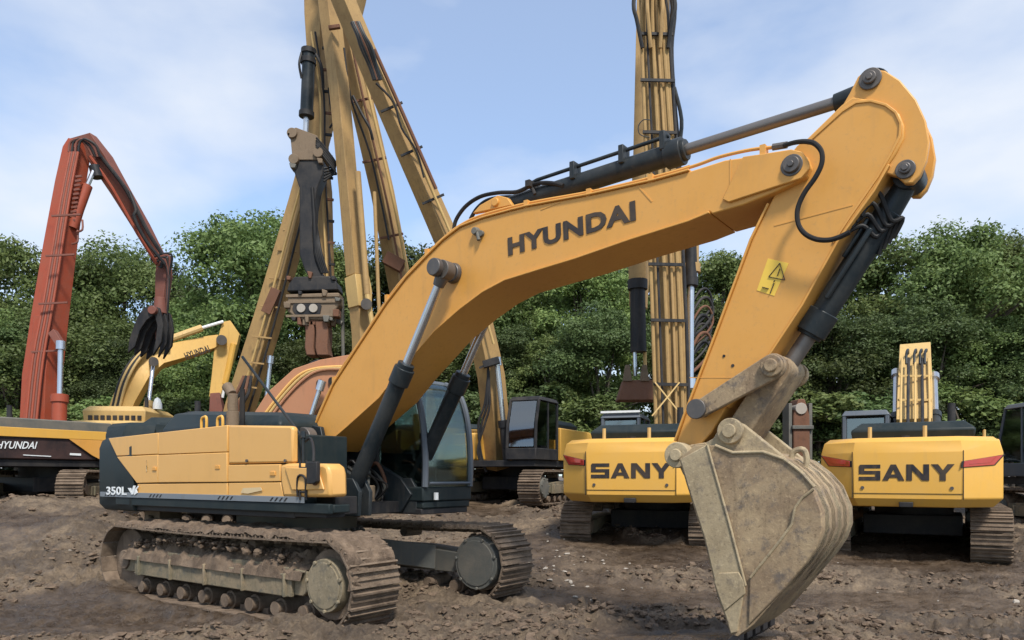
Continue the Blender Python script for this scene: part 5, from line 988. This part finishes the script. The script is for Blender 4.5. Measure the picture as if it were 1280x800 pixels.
# ------------------------------------------------------------------ trees
def leaf_mat(name, col, col2):
    m, t, b = mat_base(name); n = t.nodes; l = t.links; b.inputs['Specular IOR Level'].default_value = .22 if max(col) < .05 else .42
    tc = nn(n, 'ShaderNodeTexCoord'); oi = nn(n, 'ShaderNodeObjectInfo'); nz = nn(n, 'ShaderNodeTexNoise'); nz.inputs['Scale'].default_value = .8; nz.inputs['Detail'].default_value = 7; nz.inputs['Roughness'].default_value = .75
    l.new(tc.outputs['Object'], nz.inputs['Vector'])
    mr = nn(n, 'ShaderNodeMapRange'); mr.inputs['From Min'].default_value = .32; mr.inputs['From Max'].default_value = .68; l.new(nz.outputs['Fac'], mr.inputs['Value'])
    mx = nn(n, 'ShaderNodeMix', data_type='RGBA'); mx.inputs['A'].default_value = (*col, 1); mx.inputs['B'].default_value = (*col2, 1); l.new(mr.outputs[0], mx.inputs['Factor'])
    hv = nn(n, 'ShaderNodeHueSaturation'); m3 = nn(n, 'ShaderNodeMapRange'); m3.inputs['To Min'].default_value = .485; m3.inputs['To Max'].default_value = .515; l.new(oi.outputs['Random'], m3.inputs['Value']); l.new(m3.outputs[0], hv.inputs['Hue']); m2 = nn(n, 'ShaderNodeMapRange'); m2.inputs['To Min'].default_value = .5; m2.inputs['To Max'].default_value = 1.35; l.new(oi.outputs['Random'], m2.inputs['Value']); l.new(m2.outputs[0], hv.inputs['Value']); l.new(mx.outputs['Result'], hv.inputs['Color'])
    l.new(hv.outputs[0], b.inputs['Base Color']); b.inputs['Roughness'].default_value = .55; b.inputs['Specular IOR Level'].default_value = .3
    tr = nn(n, 'ShaderNodeBsdfTranslucent'); l.new(hv.outputs[0], tr.inputs['Color']); ms = nn(n, 'ShaderNodeMixShader'); ms.inputs[0].default_value = .36
    l.new(b.outputs[0], ms.inputs[1]); l.new(tr.outputs[0], ms.inputs[2]); l.new(ms.outputs[0], n['Material Output'].inputs[0]); return m
leafA = leaf_mat('leaf_green', (.070, .108, .028), (.190, .235, .078)); leafB = leaf_mat('leaf_dark', (.050, .084, .026), (.140, .182, .064)); leafC = leaf_mat('leaf_light', (.095, .140, .036), (.220, .26, .085))
bark = paint('bark', (.10, .08, .06), .9, .5, (.05, .04, .03), bump=.5)
def crown_arrays(r, W, H_, nclump, nleaf, leaf, openn=.0, base=.22):
    """leaf-sized faces spread through many uneven clumps, in flattened tiers"""
    cs = []
    for k in range(nclump):                            # clumps gather on a few rounded limbs' heads
        if k % 7 == 0:
            h = base + (1 - base) * (.15 + .85 * r.rand() ** .7); rad = W / 2 * max(.12, math.sin(math.pi * min(1, (h - base) / (1 - base) * .72 + .26))) ** .9; a = r.rand() * 6.283; q = rad * (.25 + .65 * r.rand()); hub = (q * math.cos(a), q * math.sin(a), h * H_ * .86); R_ = W * (.15 + .11 * r.rand())
        d = r.normal(size=3); d /= np.linalg.norm(d); d[2] = abs(d[2]) - .2; t_ = R_ * (.5 + .6 * r.rand())
        cs.append((hub[0] + d[0] * t_, hub[1] + d[1] * t_, max(.06 * H_, hub[2] + d[2] * t_), (.055 + .075 * r.rand() ** 1.4) * W))
    P_, N_ = [], []
    for cx, cy, cz, cr in cs:
        nl = int(nleaf * (.5 + 9 * (cr / W) ** 1.2 * .8)); d = r.normal(size=(nl, 3)); d[:, 2] = np.where(d[:, 2] < -.5, -d[:, 2], d[:, 2]); d /= np.linalg.norm(d, axis=1)[:, None]
        lump = 1 + .30 * np.sin(d[:, 0] * 7 + cx) * np.sin(d[:, 1] * 6 + cy) + .18 * np.sin(d[:, 2] * 11 + d[:, 0] * 9); rad = cr * lump * (.45 + .62 * r.rand(nl) ** .45)
        P_.append(np.array([cx, cy, cz]) + d * rad[:, None] * np.array([1.08, 1.08, .92])); N_.append(d * .9 + r.normal(size=(nl, 3)) * .6 + np.array([0, 0, .3]))
    P_ = np.concatenate(P_); N_ = np.concatenate(N_); N_ /= np.linalg.norm(N_, axis=1)[:, None]
    t = np.cross(N_, r.normal(size=N_.shape)); t /= np.linalg.norm(t, axis=1)[:, None]; b = np.cross(N_, t); s = leaf * (.6 + .8 * r.rand(len(P_)))[:, None]
    v = np.stack([P_ - t * s, P_ + b * s * .55 + N_ * s * .12, P_ + t * s, P_ - b * s * .55 + N_ * s * .12], 1)
    return v.reshape(-1, 3), cs
def crown_mesh(v, mat):
    me = bpy.data.meshes.new('crown'); n = len(v) // 4; me.vertices.add(len(v)); me.vertices.foreach_set('co', v.ravel()); me.loops.add(len(v)); me.loops.foreach_set('vertex_index', np.arange(len(v)))
    me.polygons.add(n); me.polygons.foreach_set('loop_start', np.arange(0, len(v), 4)); me.polygons.foreach_set('loop_total', np.full(n, 4)); me.update(); me.materials.append(mat); return me
def trunk_mesh(r, H_, cs, r0_):
    m = MB(); ax = [V((0, 0, -.4)), V((.1 * r.randn(), .1 * r.randn(), H_ * .25)), V((.25 * r.randn(), .25 * r.randn(), H_ * .5)), V((.3 * r.randn(), .3 * r.randn(), H_ * .85))]
    m.tube(smooth_line(ax, 3), [r0_ * (1 - .09 * i) for i in range(10)], 8)
    for c in cs[:12]:
        f = .25 + .45 * r.rand(); p = ax[1].lerp(ax[2], (f - .25) / .45); m.tube([p, (p + V(c[:3])) / 2 + V((0, 0, .1 * H_ * .3)), V(c[:3])], [r0_ * .4, r0_ * .25, r0_ * .08], 6)
    return m.mesh('trunk', bark)
VAR = []
for k, (W, H_, nc, nl, lf, mt) in enumerate(((8.5, 11, 91, 520, .078, leafA), (7.0, 12.5, 84, 520, .076, leafB), (9.5, 10.5, 98, 520, .08, leafA), (6.5, 10, 49, 260, .078, leafC), (8, 11.5, 84, 520, .076, leafC), (9, 11.5, 98, 520, .08, leafB))):
    r = np.random.RandomState(20 + k); v, cs = crown_arrays(r, W, H_, nc, nl, lf, base=.14); VAR.append((H_, crown_mesh(v, mt), trunk_mesh(r, H_, cs, .26)))
SH = []
for k, (W, H_, nc, nl, lf, mt) in enumerate(((5, 4.5, 30, 300, .085, leafB), (5.5, 5, 32, 300, .085, leafA), (4.5, 4, 26, 300, .08, leafC))):
    r = np.random.RandomState(40 + k); v, cs = crown_arrays(r, W, H_, nc, nl, lf, base=.05); SH.append((H_, crown_mesh(v, mt), trunk_mesh(r, H_, cs, .12)))
MARKS = ((-30, 'just outside the left edge'), (20, 'at the left edge of the view'), (70, 'left of the red-orange boom'), (130, 'behind the red-orange boom'), (190, 'under the red-orange arm'), (250, 'behind the hanging grapple'), (300, 'left of the leaning yellow boom'), (350, 'behind the leaning yellow boom'), (410, 'behind the pile hammer'), (470, 'behind the twin yellow beams'), (530, 'behind the bend of the front boom'), (590, 'behind the front cab'), (650, 'above the dark glazed cab'), (705, 'just right of the dark glazed cab'), (755, 'under the lettered front boom'), (825, 'just left of the tall piped boom'), (885, 'just right of the tall piped boom'), (945, 'left of the front arm'), (1010, 'behind the front arm'), (1050, 'right of the front arm'), (1100, 'left of the short piped boom'), (1160, 'behind the short piped boom'), (1210, 'right of the short piped boom'), (1260, 'above the right-hand yellow tail'), (1292, 'at the right edge of the view'), (1350, 'just outside the right edge'), (9999, 'far outside the right edge'))
def where(px): return next(t for a, t in MARKS if px < a)
rt = random.Random(6)
def plant(kind, px, py, D, var, label, grp, cat, nm, wide=1.0):
    H_, cm, tm = var; x = (px - 640) / F * D; z0 = gz(x, D) - .1; hgt = EYE + (HOR - py) / F * D - z0; s = hgt / H_
    o = bpy.data.objects.new(nm, None); COL.objects.link(o); o.location = (x, D, z0); o.rotation_euler = (0, 0, rt.uniform(0, 6.28)); tag(o, label, cat, grp)
    for n_, me_ in (('crown', cm), ('trunk', tm)):
        c = bpy.data.objects.new(n_, me_); COL.objects.link(c); c.parent = o; c.scale = (s * wide, s * wide, s)
back = [(-80, 285, 39, 0), (-20, 282, 41, 3), (34, 288, 38, 3), (92, 318, 40, 4), (158, 312, 41, 2), (222, 334, 43, 1), (312, 268, 37, 0), (385, 300, 41, 4), (440, 306, 42, 1), (500, 318, 41, 2), (556, 336, 43, 5), (615, 344, 40, 0), (672, 340, 42, 2), (728, 326, 39, 4), (778, 322, 42, 1), (842, 348, 43, 5), (898, 318, 40, 4), (948, 334, 42, 0), (1015, 330, 41, 1), (1078, 306, 39, 3), (1118, 292, 38, 3), (1182, 290, 37, 0), (1248, 294, 38, 4), (1310, 300, 38, 2), (1365, 290, 40, 5), (-150, 280, 40, 2), (1430, 285, 40, 0)]
TL = {0: 'tall full green tree on the skyline', 1: 'tall dark dense tree on the skyline', 2: 'wide tall green tree on the skyline', 3: 'tall thin tree with sky through its leaves', 4: 'tall lighter green tree on the skyline', 5: 'tall dark wide tree on the skyline'}
for px, py, D, k in back: plant('tree', px, py, D, VAR[k], TL[k] + ' ' + where(px), 'trees of the wood behind the yard', 'tree', 'broadleaf_tree', rt.uniform(.9, 1.1))
mid = [(20, 400), (85, 395), (140, 420), (240, 405), (300, 395), (420, 410), (480, 400), (560, 420), (630, 405), (690, 415), (750, 400), (880, 390), (930, 420), (985, 400), (1040, 385), (1100, 400), (1160, 380), (1215, 390), (1275, 400), (-50, 395), (1340, 395)]
for i, (px, py) in enumerate(mid):
    k = (i * 7 + 1) % 6; k = 1 if k == 3 else k
    plant('tree', px, py + rt.uniform(-12, 12), 34.5 + rt.uniform(-1, 1.5), VAR[k], ('lower green tree below the skyline', 'lower dark tree below the skyline')[k in (1, 5)] + ' ' + where(px), 'trees along the front of the wood', 'tree', 'broadleaf_tree', rt.uniform(1.15, 1.4))
low_ = [(-10, 520), (60, 505), (130, 500), (240, 500), (330, 505), (430, 500), (520, 505), (590, 500), (660, 492), (720, 505), (770, 500), (880, 495), (925, 505), (975, 490), (1030, 495), (1090, 500), (1150, 495), (1205, 490), (1255, 485), (1310, 495), (-70, 500), (700, 530), (960, 530), (1225, 530), (1265, 525), (250, 530)]
for i, (px, py) in enumerate(low_):
    k = (i * 5 + i // 4) % 3; plant('shrub', px, py, 31.5 + rt.uniform(-.8, 1), SH[k], ('dark leafy shrub at the foot of the wood', 'green leafy shrub at the foot of the wood', 'light green shrub at the foot of the wood')[k] + ' ' + where(px), 'shrubs at the foot of the wood', 'shrub', 'leafy_shrub', rt.uniform(1.2, 1.6))
# far wood behind, one mass
r = np.random.RandomState(77); vs = []
for k in range(26):
    v, _ = crown_arrays(r, 10, 7.6, 30, 90, .26, base=.0); vs.append(v + np.array([-58 + k * 4.6, 49 + r.rand() * 4, 1.0]))
for k in range(60):
    v, _ = crown_arrays(r, 4.5, 3.6, 18, 90, .2, base=.0); v[:, 2] -= .35; vs.append(v + np.array([-62 + k * 2.1, 43.5 + r.rand() * 2.5, 1.0]))
o = bpy.data.objects.new('far_wood', crown_mesh(np.concatenate(vs), leafB)); COL.objects.link(o); tag(o, 'dark mass of woodland closing the gaps between the trunks', 'woodland', None, 'stuff')
